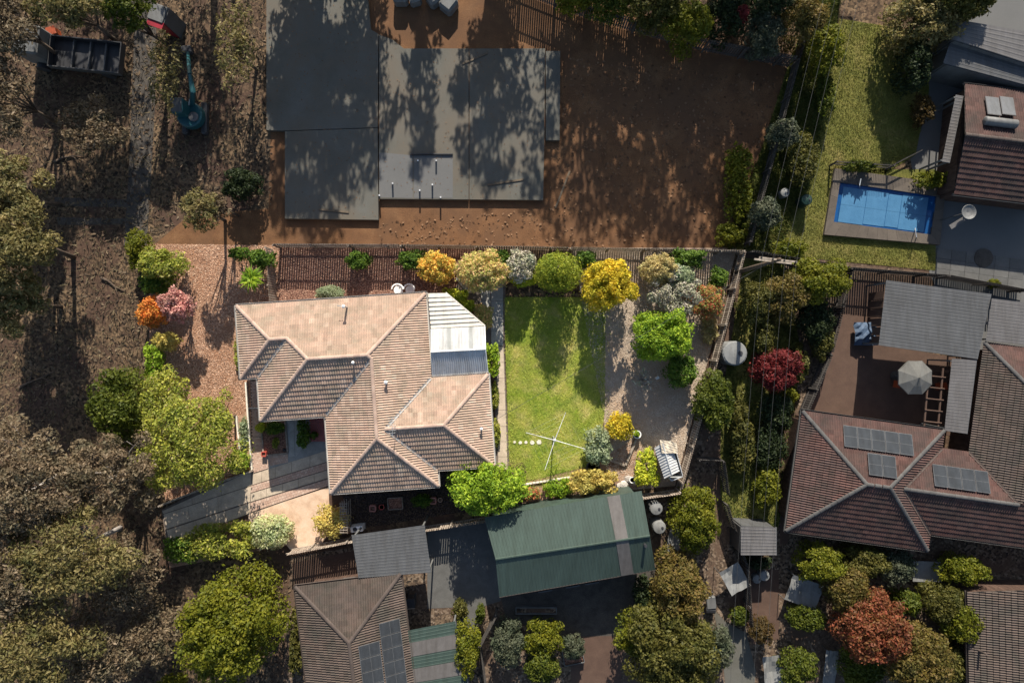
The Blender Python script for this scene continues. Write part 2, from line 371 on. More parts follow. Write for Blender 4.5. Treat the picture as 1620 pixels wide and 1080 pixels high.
L['yellowbrown'] = leafy('yellow_brown_leaves', (0.3757, 0.2904, 0.06831), (0.6148, 0.4782, 0.1196), (0.444, 0.3757, 0.1025))
# leaves of the gardens and bush around, darkened too for the dimmed surround
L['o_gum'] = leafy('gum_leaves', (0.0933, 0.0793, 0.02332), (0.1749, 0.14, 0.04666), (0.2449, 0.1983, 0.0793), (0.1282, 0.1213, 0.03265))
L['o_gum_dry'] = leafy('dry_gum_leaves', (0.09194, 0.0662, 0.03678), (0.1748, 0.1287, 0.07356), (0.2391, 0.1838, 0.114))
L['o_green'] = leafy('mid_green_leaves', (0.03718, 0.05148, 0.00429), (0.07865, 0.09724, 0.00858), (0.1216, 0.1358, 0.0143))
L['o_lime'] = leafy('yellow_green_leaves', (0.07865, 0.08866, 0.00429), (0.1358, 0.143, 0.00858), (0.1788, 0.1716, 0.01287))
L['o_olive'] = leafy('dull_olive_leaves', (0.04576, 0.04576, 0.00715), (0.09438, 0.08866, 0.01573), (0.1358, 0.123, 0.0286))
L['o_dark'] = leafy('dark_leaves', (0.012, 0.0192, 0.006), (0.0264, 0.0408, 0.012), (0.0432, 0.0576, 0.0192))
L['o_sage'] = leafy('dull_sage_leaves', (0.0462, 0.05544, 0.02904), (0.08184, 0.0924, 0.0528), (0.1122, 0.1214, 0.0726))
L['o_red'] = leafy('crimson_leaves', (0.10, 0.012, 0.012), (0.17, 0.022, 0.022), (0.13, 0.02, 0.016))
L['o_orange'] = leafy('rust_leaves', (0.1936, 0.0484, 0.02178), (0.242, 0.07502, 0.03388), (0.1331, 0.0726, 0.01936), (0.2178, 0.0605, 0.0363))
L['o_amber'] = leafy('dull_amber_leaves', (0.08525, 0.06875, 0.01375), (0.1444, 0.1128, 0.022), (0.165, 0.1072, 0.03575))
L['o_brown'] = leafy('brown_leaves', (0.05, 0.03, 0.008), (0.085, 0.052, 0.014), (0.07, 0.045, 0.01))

# ------------------------------------------------------------------ ground sheets and scatter
def sheet(name, pts, z, m, label=None, px=True, holes=None):
    ps = [P(a, b, 0) for a, b in pts] if px else [Vector((a, b, 0)) for a, b in pts]
    bm = bmesh.new()
    vs = [bm.verts.new((p.x, p.y, z)) for p in ps]
    f = bm.faces.new(vs); f.normal_update()
    if f.normal.z < 0: f.normal_flip()
    bmesh.ops.triangulate(bm, faces=[f])
    me = bpy.data.meshes.new(name); bm.to_mesh(me); bm.free(); me.materials.append(m)
    o = link(name, me); o['kind'] = 'structure'
    if label: o['label'] = label
    return o
def inside(poly, X, Y):
    r = np.zeros(len(X), bool); n = len(poly)
    for i in range(n):
        x1, y1 = poly[i]; x2, y2 = poly[(i + 1) % n]
        c = ((y1 > Y) != (y2 > Y)) & (X < (x2 - x1) * (Y - y1) / ((y2 - y1) + 1e-12) + x1)
        r ^= c
    return r
def sample(pts, n, rng, holes=()):
    poly = [tuple(P(a, b)[:2]) for a, b in pts]
    hs = [[tuple(P(a, b)[:2]) for a, b in h] for h in holes]
    xs = [p[0] for p in poly]; ys = [p[1] for p in poly]
    X = rng.uniform(min(xs), max(xs), n); Y = rng.uniform(min(ys), max(ys), n)
    k = inside(poly, X, Y)
    for h in hs: k &= ~inside(h, X, Y)
    return X[k], Y[k]
def blades(name, pts, dens, h, w, m, label, cat, seed=1, z=0.0, holes=()):
    """upright grass blades, each a bent triangle pair"""
    rng = np.random.default_rng(seed)
    poly = [P(a, b) for a, b in pts]
    area = (max(p.x for p in poly) - min(p.x for p in poly)) * (max(p.y for p in poly) - min(p.y for p in poly))
    X, Y = sample(pts, int(area * dens), rng, holes); n = len(X)
    a = rng.uniform(0, 6.283, n); lean = rng.uniform(0.3, 1.3, n) * h; la = rng.uniform(0, 6.283, n)
    hh = h * rng.uniform(0.5, 1.2, n); ww = w * rng.uniform(0.6, 1.3, n)
    B = np.stack([X, Y, np.full(n, z)], 1)
    S = np.stack([np.cos(a) * ww, np.sin(a) * ww, np.zeros(n)], 1)
    T = np.stack([np.cos(la) * lean, np.sin(la) * lean, hh], 1)
    V = np.stack([B - S, B + S, B + T], 1).reshape(-1, 3)
    F = np.arange(n * 3).reshape(-1, 3)
    o = link(name, np_mesh(name, V, F, m)); return tag(o, label, cat, kind='stuff')
def litter(name, pts, dens, size, m, label, cat, seed=1, z=0.01, tilt=0.5, holes=(), aspect=0.4):
    """loose flat bits (bark, leaves, stones) lying at all angles"""
    rng = np.random.default_rng(seed)
    poly = [P(a, b) for a, b in pts]
    area = (max(p.x for p in poly) - min(p.x for p in poly)) * (max(p.y for p in poly) - min(p.y for p in poly))
    X, Y = sample(pts, int(area * dens), rng, holes); n = len(X)
    s = size * rng.uniform(0.5, 1.5, n)[:, None]
    a = rng.uniform(0, 6.283, n)
    C = np.stack([X, Y, z + rng.uniform(0.005, 0.03, n)], 1)
    U = np.stack([np.cos(a), np.sin(a), rng.uniform(-tilt, tilt, n)], 1) * s
    W = np.stack([-np.sin(a), np.cos(a), rng.uniform(-tilt, tilt, n)], 1) * s * aspect
    V = np.stack([C - U, C + W, C + U, C - W], 1).reshape(-1, 3)
    b = np.arange(n)[:, None] * 4
    F = np.concatenate([b + [0, 1, 2], b + [0, 2, 3]], 0)
    o = link(name, np_mesh(name, V, F, m)); return tag(o, label, cat, kind='stuff')

# ------------------------------------------------------------------ plants
def leaves_np(lobes, n, Ln, Wd, rng, up=0.35, low=-0.45, shell=0.45, stray=0.10):
    C = np.array([l[0] for l in lobes]); Rr = np.array([l[1] for l in lobes], dtype=float)
    if Rr.ndim == 1: Rr = np.stack([Rr] * 3, 1)
    w = (Rr[:, 0] * Rr[:, 1]); idx = rng.choice(len(lobes), n, p=w / w.sum())
    z = rng.uniform(low, 1, n); t = rng.uniform(0, 6.2832, n); q = np.sqrt(1 - z * z)
    D = np.stack([q * np.cos(t), q * np.sin(t), z], 1)
    rr = 1 - shell * rng.random(n) ** 2
    rr = np.where(rng.random(n) < stray, 1 + 0.4 * rng.random(n), rr)
    Pn = C[idx] + D * Rr[idx] * rr[:, None]
    Nn = D * 0.7 + rng.normal(0, 0.55, (n, 3)) + np.array([0, 0, up])
    Nn /= np.linalg.norm(Nn, axis=1)[:, None] + 1e-9
    T = rng.normal(0, 1, (n, 3)); T -= Nn * (T * Nn).sum(1)[:, None]; T /= np.linalg.norm(T, axis=1)[:, None] + 1e-9
    B = np.cross(Nn, T)
    s = (0.45 + 1.15 * rng.random(n) ** 1.6)[:, None]
    V = np.stack([Pn - T * Ln * s * .5, Pn + B * Wd * s * .5 + Nn * Wd * s * .18, Pn + T * Ln * s * .5, Pn - B * Wd * s * .5 + Nn * Wd * s * .18], 1).reshape(-1, 3)
    b = np.arange(n)[:, None] * 4
    F = np.concatenate([b + [0, 1, 2], b + [0, 2, 3]], 0)
    return V, F
PN = [0]
def plant(px, py, rx, ry, h, style, leaf, name, cat, label, group=None, ln=None, dens=1.0, bark='bark', zc=None, skirt=None):
    """crown centred where the drone sees it; rx, ry photo pixels; h metres"""
    PN[0] += 1
    rng = np.random.default_rng(100 + PN[0]); rd = random.Random(PN[0] + 40)
    tree = style in ('tree', 'gum', 'conifer', 'bare', 'palm', 'tall')
    if zc is None: zc = {'tree': 0.55, 'gum': 0.68, 'tall': 0.66, 'bare': 0.6, 'conifer': 0.5, 'palm': 0.85}.get(style, 0.5) * h
    c = P(px, py, zc); k = (CAMZ - zc) / CAMZ / PXM
    ax, ay = rx * k * 1.1, ry * k * 1.1; az = max(0.12, h - zc)
    base = Vector((c.x, c.y, 0))
    t = thing(name, label, cat, base, group)
    m = L[leaf]
    lobes = []
    if style == 'conifer':
        nl = 16
        for i in range(nl):
            f = i / (nl - 1); z = h * (0.12 + 0.83 * f)
            rr = ((1 - f ** 5) * 0.9 + 0.16) * 0.74
            for j in range(3 if f < 0.85 else 1):
                a = rd.uniform(0, 6.28)
                o = 0.5 * rr if f < 0.85 else 0
                lobes.append(((math.cos(a) * ax * o, math.sin(a) * ay * o, z), (ax * rr * 0.85 + 0.05, ay * rr * 0.85 + 0.05, h * 0.1)))
        ll = ln or 0.11
        n = int(2.4 * 2 * math.pi * ((ax + ay) / 2) * h / (ll * ll * 0.5) * 0.5 * dens)
        V, F = leaves_np(lobes, n, ll, ll * 0.6, rng, 0.2, -0.6, 0.35, 0.02)
    elif style == 'palm':
        Vs = []; Fs = []; b = 0
        for ctr in range(3):
            o = np.array([rd.uniform(-.5, .5) * ax, rd.uniform(-.5, .5) * ay, zc + rd.uniform(-.2, .2)])
            for i in range(70):
                a = rd.uniform(0, 6.28); e = rd.uniform(-0.2, 1.1); l = ax * rd.uniform(0.5, 0.85)
                d = np.array([math.cos(a) * math.cos(e), math.sin(a) * math.cos(e), math.sin(e)]); s = np.array([-math.sin(a), math.cos(a), 0]) * 0.045
                p1 = o + d * l * 0.6; p2 = o + d * l + np.array([0, 0, -0.25 * l])
                Vs += [o, p1 - s, p1 + s, p2]; Fs += [(b, b + 1, b + 2), (b + 1, b + 3, b + 2)]; b += 4
        V, F = np.array(Vs), np.array(Fs)
    else:
        gum = style in ('gum', 'bare', 'tall')
        nl = {'tree': 58, 'gum': 46, 'bare': 20, 'tall': 70, 'shrub': 30, 'ball': 14, 'hedge': 34, 'low': 22}[style]
        fr = {'tree': (0.13, 0.25), 'gum': (0.13, 0.25), 'bare': (0.14, 0.26), 'tall': (0.16, 0.30), 'shrub': (0.2, 0.36), 'ball': (0.36, 0.46), 'hedge': (0.2, 0.34), 'low': (0.15, 0.34)}[style]
        wob = [rd.uniform(0.74, 1.18) for _ in range(9)]
        for i in range(nl):
            a = i * 2.39996 + rd.uniform(-.5, .5)
            edge = wob[int((a % 6.2832) / 6.2832 * 9) % 9]
            rho = math.sqrt((i + 0.5) / nl) * 0.88 * rd.uniform(0.85, 1.06) * (edge if style not in ('ball', 'hedge') else 1)
            f = rd.uniform(*fr)
            if style == 'ball': rho *= 0.72
            if style == 'hedge':
                x, y = rd.uniform(-.8, .8), rd.uniform(-.8, .8); rho = max(abs(x), abs(y)) * 0.8
            else: x, y = rho * math.cos(a), rho * math.sin(a)
            top = zc + az * math.sqrt(max(0.05, 1 - min(1, rho) ** 2)) * rd.uniform(0.5, 0.95)
            r3 = (ax * f, ay * f, max(0.1, min(az * 0.6, (ax + ay) / 2 * f * 0.85)))
            if style == 'tall': top = zc + az * rd.uniform(-0.95, 0.95) * math.sqrt(max(0.1, 1 - min(1, rho) ** 2))
            lobes.append(((x * ax, y * ay, max(0.1, top - r3[2] * 0.35)), r3))
        if skirt is None: skirt = not gum
        if skirt:      # foliage hanging towards the ground
            for i in range(16 if style == 'tree' else 9):
                a = i * 2.39996; f = rd.uniform(0.24, 0.36); q = rd.uniform(0.55, 0.74); zz = h * rd.uniform(0.2, 0.5)
                lobes.append(((math.cos(a) * ax * q, math.sin(a) * ay * q, zz), (ax * f, ay * f, h * 0.2)))
        ll = ln or (0.12 if max(ax, ay) < 0.8 else 0.15 if max(ax, ay) < 2 else 0.18)
        if gum: ll = ln or 0.21
        area = 2 * math.pi * ax * ay * (1.15 + az / max(ax, ay))
        n = int(2.1 * area / (ll * ll * 0.28) * dens * {'gum': 0.62, 'bare': 0.12, 'tall': 0.5, 'tree': 0.95}.get(style, 0.95))
        n = min(n, 30000)
        V, F = leaves_np(lobes, n, ll, ll * (0.42 if gum else 0.56), rng, 0.3, -0.5, 0.45, 0.02 if style in ('ball', 'hedge') else 0.10)
    V[:, 2] = np.maximum(V[:, 2], 0.02)
    crown = link('crown' if tree else 'foliage', np_mesh('leaves', V, F, m), t)
    # wood
    b = MB(); O = base
    if tree:
        tr = max(0.04, 0.02 * h) * (1.6 if style == 'bare' else 1)
        fork = h * {'tree': 0.3, 'gum': 0.38, 'tall': 0.5, 'bare': 0.16, 'conifer': 0.9, 'palm': 0.8}[style]
        lean = Vector((rd.uniform(-.06, .06) * h, rd.uniform(-.06, .06) * h, 0))
        b.tube([O + Vector((0, 0, -0.15)), O + lean * 0.5 + Vector((0, 0, fork * 0.5)), O + lean + Vector((0, 0, fork))], [tr * 1.35, tr, tr * 0.8], 8)
        if style in ('tree', 'gum', 'bare', 'tall'):
            sel = lobes[::5] if style != 'bare' else lobes
            for lc, lr in sel:
                e = O + Vector(lc); s = O + lean + Vector((0, 0, fork * rd.uniform(0.85, 1.0)))
                mid = s.lerp(e, 0.5) + Vector((rd.uniform(-.12, .12), rd.uniform(-.12, .12), 0.08)) * ax
                q = s.lerp(e, 0.8) + Vector((rd.uniform(-.08, .08), rd.uniform(-.08, .08), 0.02)) * ax
                tq = tr * (1.5 if style == 'bare' else 1); b.tube([s, mid, q, e], [tq * 0.55, tq * 0.36, tq * 0.2, tq * 0.08], 5)
                if style in ('bare', 'gum'):
                    for _ in range(4 if style == 'bare' else 1):
                        e2 = q + Vector((rd.uniform(-.35, .35) * ax, rd.uniform(-.35, .35) * ay, rd.uniform(0.0, 0.3) * az))
                        b.tube([mid.lerp(q, 0.6), e2], [tr * 0.2, tr * 0.06], 4)
        b.build('trunk', M[bark], t, smooth=True)
    else:
        for i in range(4):
            a = rd.uniform(0, 6.28)
            b.tube([O + Vector((math.cos(a) * 0.06, math.sin(a) * 0.06, -0.05)), O + Vector((math.cos(a) * ax * 0.35, math.sin(a) * ay * 0.35, h * 0.5))], [0.025, 0.012], 5)
        b.build('stem', M[bark], t)
    return t

# ------------------------------------------------------------------ roofs
def tile_mesh(faces, gauge=0.31, width=0.30, roll=0.046, lap=0.042, sub=8):
    """real roll-top tiles, course over course, cut to each convex face; faces = lists of 3-D points"""
    bm = bmesh.new()
    AV = []; AF = []; base = 0
    prof = [0, 0.25, 0.85, 1.0, 0.85, 0.25, 0, 0][:sub]
    rng = random.Random(3)
    for poly in faces:
        poly = [Vector(p) for p in poly]
        n = Vector((0, 0, 0))
        for i in range(len(poly)): n += (poly[i] - poly[0]).cross(poly[(i + 1) % len(poly)] - poly[0])
        n.normalize()
        if n.z < 0: n = -n; poly = poly[::-1]
        t = (Vector((0, 0, 1)) - n * n.z).normalized(); s = t.cross(n)
        zmin = min(p.z for p in poly); O = [p for p in poly if p.z == zmin][0]
        cen = sum(poly, Vector()) / len(poly)
        edges = []
        for i in range(len(poly)):
            a, b = poly[i], poly[(i + 1) % len(poly)]
            en = (b - a).cross(n).normalized()
            if en.dot(cen - a) > 0: en = -en
            edges.append((a, en))
        S = [p.dot(s) for p in poly]; T = [(p - O).dot(t) for p in poly]
        i0, i1 = math.floor(min(S) / width), math.ceil(max(S) / width)
        j1 = math.ceil((max(T)) / gauge)
        Os = O - s * O.dot(s)
        xs = [k / (sub) * width for k in range(sub + 1)]
        hs = [prof[k % sub] * roll for k in range(sub + 1)]
        hs = []
        for k in range(sub + 1):
            ph = (k / sub * 2) % 1.0          # two rolls to a tile
            hs.append(roll * max(0.0, math.sin(math.pi * min(1, ph / 0.62))) if ph < 0.62 else 0.0)
        for j in range(0, j1):
            for i in range(i0, i1):
                q = [Os + s * (i * width + dx) + t * (j * gauge + dy) for dx, dy in ((0, 0), (width, 0), (width, gauge + .02), (0, gauge + .02))]
                out = False; cut = []
                for a, en in edges:
                    d = [(p - a).dot(en) for p in q]
                    if min(d) > -1e-4: out = True; break
                    if max(d) > 1e-4: cut.append((a, en))
                if out: continue
                jit = rng.uniform(-.004, .004)
                vs = []
                for k in range(sub + 1):
                    pA = Os + s * (i * width + xs[k]) + t * (j * gauge - 0.015)
                    pB = Os + s * (i * width + xs[k]) + t * (j * gauge + gauge + 0.01)
                    vs += [pA + n * (hs[k] - 0.005), pA + n * (hs[k] + lap + jit), pB + n * hs[k]]
                fs = []
                for k in range(sub):
                    o = k * 3
                    fs += [(o, o + 3, o + 4, o + 1), (o + 1, o + 4, o + 5, o + 2)]
                if not cut:
                    AV += vs; AF += [tuple(x + base for x in f) for f in fs]; base += len(vs)
                else:
                    b2 = bmesh.new()
                    bv = [b2.verts.new(v) for v in vs]
                    for f in fs: b2.faces.new([bv[x] for x in f])
                    for a, en in cut:
                        g = list(b2.verts) + list(b2.edges) + list(b2.faces)
                        bmesh.ops.bisect_plane(b2, geom=g, plane_co=a, plane_no=en, clear_outer=True)
                    b2.verts.index_update()
                    AV += [v.co.copy() for v in b2.verts]
                    AF += [tuple(v.index + base for v in f.verts) for f in b2.faces]
                    base += len(b2.verts); b2.free()
    bm.free()
    return AV, AF
CAPM = {}
def cap_mesh(key):
    if key not in CAPM:
        b = MB(); n = 6; vs = []
        for x, r in ((-0.01, 0.125), (0.40, 0.108)):
            for k in range(n + 1):
                a = math.pi * k / n
                vs.append((x, -math.cos(a) * r, math.sin(a) * r * 0.62 - 0.01))
        fs = [(k, k + n + 1, k + n + 2, k + 1) for k in range(n)]
        fs.append(tuple(range(n + 1))); fs.append(tuple(range(2 * n + 1, n, -1)))
        b.add(vs, fs); CAPM[key] = b.mesh('ridge_cap', M[key])
    return CAPM[key]
def ridge_line(a, b, roof, key, lift=0.045):
    a, b = Vector(a), Vector(b); d = b - a; n = max(1, round(d.length / 0.40)); u = d.normalized()
    y = Vector((0, 0, 1)).cross(u).normalized(); z = u.cross(y)
    q = Matrix((u, y, z)).transposed().to_quaternion()
    for i in range(n):
        link('ridge_cap', cap_mesh(key), roof, a + d * (i / n) + Vector((0, 0, lift)), q)
def tiled_roof(house, faces, ridges, valleys, eaves, tile, cap, gutter='gutter', **kw):
    b = MB()
    for f in faces: b.face([Vector(p) - Vector((0, 0, 0.02)) for p in f])
    roof = b.build('roof', M['deck'], house)
    AV, AF = tile_mesh(faces, **kw)
    me = bpy.data.meshes.new('roof_tiles'); o = ORG[house]
    me.from_pydata([tuple(v - o) for v in AV], [], AF); me.update(); me.materials.append(M[tile])
    t = link('roof_tiles', me, roof); t['kind'] = 'stuff'
    for a, c in ridges: ridge_line(a, c, roof, cap)
    for a, c in valleys:
        a, c = Vector(a), Vector(c); d = (c - a).normalized(); y = Vector((0, 0, 1)).cross(d).normalized() * 0.09
        g = MB(); up = Vector((0, 0, 0.075))
        g.add([a + y + up + Vector((0, 0, .02)), c + y + up + Vector((0, 0, .02)), c + up - Vector((0, 0, .02)), a + up - Vector((0, 0, .02)), a - y + up + Vector((0, 0, .02)), c - y + up + Vector((0, 0, .02))], [(0, 1, 2, 3), (3, 2, 5, 4)])
        g.build('valley_flashing', M['valley' if tile == 'tile' else 'cap_brown'], roof)
    for a, c in eaves:
        a, c = Vector(a), Vector(c); d = (c - a).normalized(); nrm = Vector((d.y, -d.x, 0))
        g = MB(); mid = (a + c) / 2 + nrm * 0.07 - Vector((0, 0, 0.03))
        rz = math.atan2(d.y, d.x)
        ln = (c - a).length + 0.12
        g.box(mid + nrm * 0.055, (ln, 0.012, 0.12), rz); g.box(mid - nrm * 0.055, (ln, 0.012, 0.12), rz); g.box(mid - Vector((0, 0, 0.055)), (ln, 0.1, 0.01), rz)
        g.build('gutter', M[gutter], roof)
    return roof
def corrugated(name, a, b, c, d, pitch, amp, m, parent, box=False, th=0.0):
    """ribbed sheet: profile steps from a to b, ribs run a->d and b->c"""
    a, b, c, d = map(Vector, (a, b, c, d)); n = max(2, round((b - a).length / pitch))
    nr = ((b - a).cross(d - a)).normalized()
    if nr.z < 0: nr = -nr
    vs = []; fs = []
    st = [(0, 0), (0.62, 0), (0.70, 1), (0.92, 1)] if box else [(k / 6, 0.5 + 0.5 * math.sin(2 * math.pi * k / 6)) for k in range(6)]
    seq = [((i + f) / n, h) for i in range(n) for f, h in st] + [(1.0, st[0][1])]
    for u, h in seq:
        vs += [a.lerp(b, u) + nr * h * amp, d.lerp(c, u) + nr * h * amp]
    k = len(seq)
    for i in range(k - 1): fs.append((2 * i, 2 * i + 2, 2 * i + 3, 2 * i + 1))
    return MB().add(vs, fs).build(name, m, parent)
def wall_ring(house, pts, z0, z1, m, name='wall', th=0.2):
    b = MB(); n = len(pts)
    for i in range(n):
        p, q = Vector((*pts[i][:2], 0)), Vector((*pts[(i + 1) % n][:2], 0)); d = q - p
        if d.length < 0.05: continue
        u = d.normalized(); nn = Vector((u.y, -u.x, 0))
        b.box((p + q) / 2 + Vector((0, 0, (z0 + z1) / 2)), (d.length - th - 0.006 * i, th, z1 - z0), math.atan2(d.y, d.x))
    return b.build(name, m, house)
def window(house, c, w, h, rz, glass='glass', frame='white', name='window'):
    b = MB()
    c = Vector(c); X = Vector((math.cos(rz), math.sin(rz), 0)); Y = Vector((-X.y, X.x, 0))
    for s in (-1, 1):
        b.box(c + X * s * (w / 2 - .03), (0.06, 0.08, h), rz); b.box(c + Vector((0, 0, s * (h / 2 - .03))), (w - .13, 0.08, 0.06), rz)
    b.box(c, (0.05, 0.07, h - 0.13), rz)
    f = b.build(name, M[frame], house)
    g = MB(); g.box(c, (w - .1, 0.02, h - .1), rz); g.build('pane', M[glass], f)
    return f
def fence(name, pts, h, pal, rail, label, pw=0.11, gap=0.045, group=None, cat='fence', step=2.4, pmat='timber'):
    pts = [Vector((p[0], p[1], 0)) for p in pts]
    t = thing(name, label, cat, pts[0], group)
    pb = MB(); rng = random.Random(int(abs(pts[0].x * 31 + pts[0].y * 7)))
    postm = MB().box((0, 0, h / 2 - 0.1), (0.1, 0.08, h + 0.1)).mesh('post', M[pmat])
    for i in range(len(pts) - 1):
        a, c = pts[i], pts[i + 1]; d = c - a; u = d.normalized(); nn = Vector((-u.y, u.x, 0)); rz = math.atan2(d.y, d.x)
        n = int(d.length / (pw + gap))
        for k in range(n):
            p = a + u * (k + 0.5) * (pw + gap) + nn * 0.05
            hh = h + rng.uniform(-.02, .02)
            pb.box(p + Vector((0, 0, hh / 2 + 0.02)), (pw, 0.015, hh), rz + rng.uniform(-.02, .02))
        for k in range(int(d.length / step) + 1):
            link('post', postm, t, a + u * k * step - nn * 0.025, (0, 0, rz))
        for z in (0.35, h - 0.3):
            MB().box((a + c) / 2 + nn * 0.02 + Vector((0, 0, z)), (d.length, 0.04, 0.075), rz).build('rail', M[rail], t)
    o = pb.build('palings', M[pal], t); o['kind'] = 'stuff'
    return t

# ================================================================== THE SETTING
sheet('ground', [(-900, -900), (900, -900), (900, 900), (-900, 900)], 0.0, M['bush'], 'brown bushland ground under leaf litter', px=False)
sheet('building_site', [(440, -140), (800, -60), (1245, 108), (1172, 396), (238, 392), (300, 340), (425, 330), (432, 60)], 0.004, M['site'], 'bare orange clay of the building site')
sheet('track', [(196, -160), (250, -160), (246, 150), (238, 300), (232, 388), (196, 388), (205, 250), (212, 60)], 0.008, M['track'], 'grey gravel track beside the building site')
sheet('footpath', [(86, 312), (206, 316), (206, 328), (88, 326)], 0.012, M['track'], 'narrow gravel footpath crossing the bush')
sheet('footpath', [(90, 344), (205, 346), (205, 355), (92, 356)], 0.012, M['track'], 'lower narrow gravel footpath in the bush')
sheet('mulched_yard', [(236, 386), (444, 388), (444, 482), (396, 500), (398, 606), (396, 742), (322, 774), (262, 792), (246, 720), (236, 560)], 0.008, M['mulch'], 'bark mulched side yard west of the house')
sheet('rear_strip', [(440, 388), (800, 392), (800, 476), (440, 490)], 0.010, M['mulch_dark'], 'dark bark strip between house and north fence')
sheet('south_yard', [(536, 760), (830, 730), (838, 792), (555, 838)], 0.010, M['shade_mulch'], 'shaded bark yard south of the house')
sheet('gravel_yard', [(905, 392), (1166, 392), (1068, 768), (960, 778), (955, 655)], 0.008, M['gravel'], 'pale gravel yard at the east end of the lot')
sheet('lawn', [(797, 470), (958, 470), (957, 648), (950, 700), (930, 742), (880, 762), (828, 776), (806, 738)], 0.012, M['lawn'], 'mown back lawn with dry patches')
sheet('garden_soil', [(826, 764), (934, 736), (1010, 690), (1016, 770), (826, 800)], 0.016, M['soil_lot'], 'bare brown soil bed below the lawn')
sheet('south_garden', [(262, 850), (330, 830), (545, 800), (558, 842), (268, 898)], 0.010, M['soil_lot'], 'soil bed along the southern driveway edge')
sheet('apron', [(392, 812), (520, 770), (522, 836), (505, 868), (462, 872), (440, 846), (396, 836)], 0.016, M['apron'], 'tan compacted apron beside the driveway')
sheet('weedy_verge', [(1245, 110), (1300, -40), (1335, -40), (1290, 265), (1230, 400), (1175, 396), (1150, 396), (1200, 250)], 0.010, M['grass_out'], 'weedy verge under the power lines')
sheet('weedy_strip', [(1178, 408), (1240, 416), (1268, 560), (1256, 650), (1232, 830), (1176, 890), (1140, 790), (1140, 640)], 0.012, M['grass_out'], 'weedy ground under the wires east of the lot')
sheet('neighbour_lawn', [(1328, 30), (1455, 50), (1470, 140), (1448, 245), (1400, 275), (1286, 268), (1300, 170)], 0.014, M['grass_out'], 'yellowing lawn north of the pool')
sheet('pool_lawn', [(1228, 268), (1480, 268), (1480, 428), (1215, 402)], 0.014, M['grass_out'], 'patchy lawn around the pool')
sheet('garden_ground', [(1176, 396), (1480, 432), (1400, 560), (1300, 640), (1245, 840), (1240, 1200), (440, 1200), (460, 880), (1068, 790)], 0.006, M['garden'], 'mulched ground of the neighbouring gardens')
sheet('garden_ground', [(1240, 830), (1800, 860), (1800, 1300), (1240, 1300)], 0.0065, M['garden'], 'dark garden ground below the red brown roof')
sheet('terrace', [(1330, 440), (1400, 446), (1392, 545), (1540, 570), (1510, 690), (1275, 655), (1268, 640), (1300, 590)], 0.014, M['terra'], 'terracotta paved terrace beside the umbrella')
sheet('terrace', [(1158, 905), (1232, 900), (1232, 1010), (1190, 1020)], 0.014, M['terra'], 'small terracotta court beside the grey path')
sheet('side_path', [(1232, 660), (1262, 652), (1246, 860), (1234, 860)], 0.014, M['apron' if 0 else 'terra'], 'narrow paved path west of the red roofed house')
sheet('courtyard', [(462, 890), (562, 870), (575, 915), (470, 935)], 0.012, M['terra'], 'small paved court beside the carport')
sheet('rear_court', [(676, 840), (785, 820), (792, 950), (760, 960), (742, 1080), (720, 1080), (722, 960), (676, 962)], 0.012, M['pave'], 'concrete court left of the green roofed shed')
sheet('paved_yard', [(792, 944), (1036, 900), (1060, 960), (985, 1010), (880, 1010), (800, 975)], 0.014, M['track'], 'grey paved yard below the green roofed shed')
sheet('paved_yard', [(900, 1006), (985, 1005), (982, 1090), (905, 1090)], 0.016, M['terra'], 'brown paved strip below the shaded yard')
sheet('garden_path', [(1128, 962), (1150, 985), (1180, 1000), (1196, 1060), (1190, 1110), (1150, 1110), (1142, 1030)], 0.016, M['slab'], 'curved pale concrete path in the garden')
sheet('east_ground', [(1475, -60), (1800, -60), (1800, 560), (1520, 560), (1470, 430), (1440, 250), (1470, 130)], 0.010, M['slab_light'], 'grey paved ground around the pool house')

# scattered ground cover
M['mulchbit'] = island('bark_bits', [(0.132, 0.0605, 0.033), (0.33, 0.1815, 0.11), (0.462, 0.286, 0.187), (0.638, 0.451, 0.319)], 0.95, weather=(0.264, 0.1375, 0.0825), wscale=0.7)
M['mulchbit_dark'] = island('dark_bark_bits', [(0.08, 0.04, 0.03), (0.24, 0.12, 0.085), (0.38, 0.22, 0.15), (0.46, 0.30, 0.21)], 0.95)
M['stonebit'] = island('gravel_bits', [(0.26, 0.20, 0.15), (0.42, 0.34, 0.26), (0.54, 0.45, 0.36), (0.33, 0.24, 0.17)], 0.95, weather=(0.34, 0.24, 0.16), wscale=0.4)
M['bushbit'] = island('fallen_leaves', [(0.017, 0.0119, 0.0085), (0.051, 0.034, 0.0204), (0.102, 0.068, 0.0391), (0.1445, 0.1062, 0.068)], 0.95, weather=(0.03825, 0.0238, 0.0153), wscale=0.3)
M['siteclod'] = island('clay_clods', [(0.08, 0.04, 0.02), (0.14, 0.075, 0.038), (0.17, 0.095, 0.05)], 0.95)
litter('mulch_chips', [(236, 386), (444, 388), (444, 482), (390, 490), (396, 742), (322, 774), (262, 792), (246, 720), (236, 560)], 320, 0.042, M['mulchbit'], 'loose bark chips covering the west yard', 'mulch', 1)
litter('mulch_chips', [(440, 388), (720, 392), (720, 476), (440, 490)], 300, 0.04, M['mulchbit_dark'], 'dark bark chips behind the house', 'mulch', 2, 0.012)
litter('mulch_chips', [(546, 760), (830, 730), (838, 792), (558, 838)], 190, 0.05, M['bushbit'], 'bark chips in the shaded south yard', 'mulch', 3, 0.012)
litter('gravel', [(905, 400), (1166, 392), (1068, 768), (960, 778), (955, 655)], 330, 0.026, M['stonebit'], 'loose pale stones over the east yard', 'gravel', 4, 0.01, aspect=0.8)
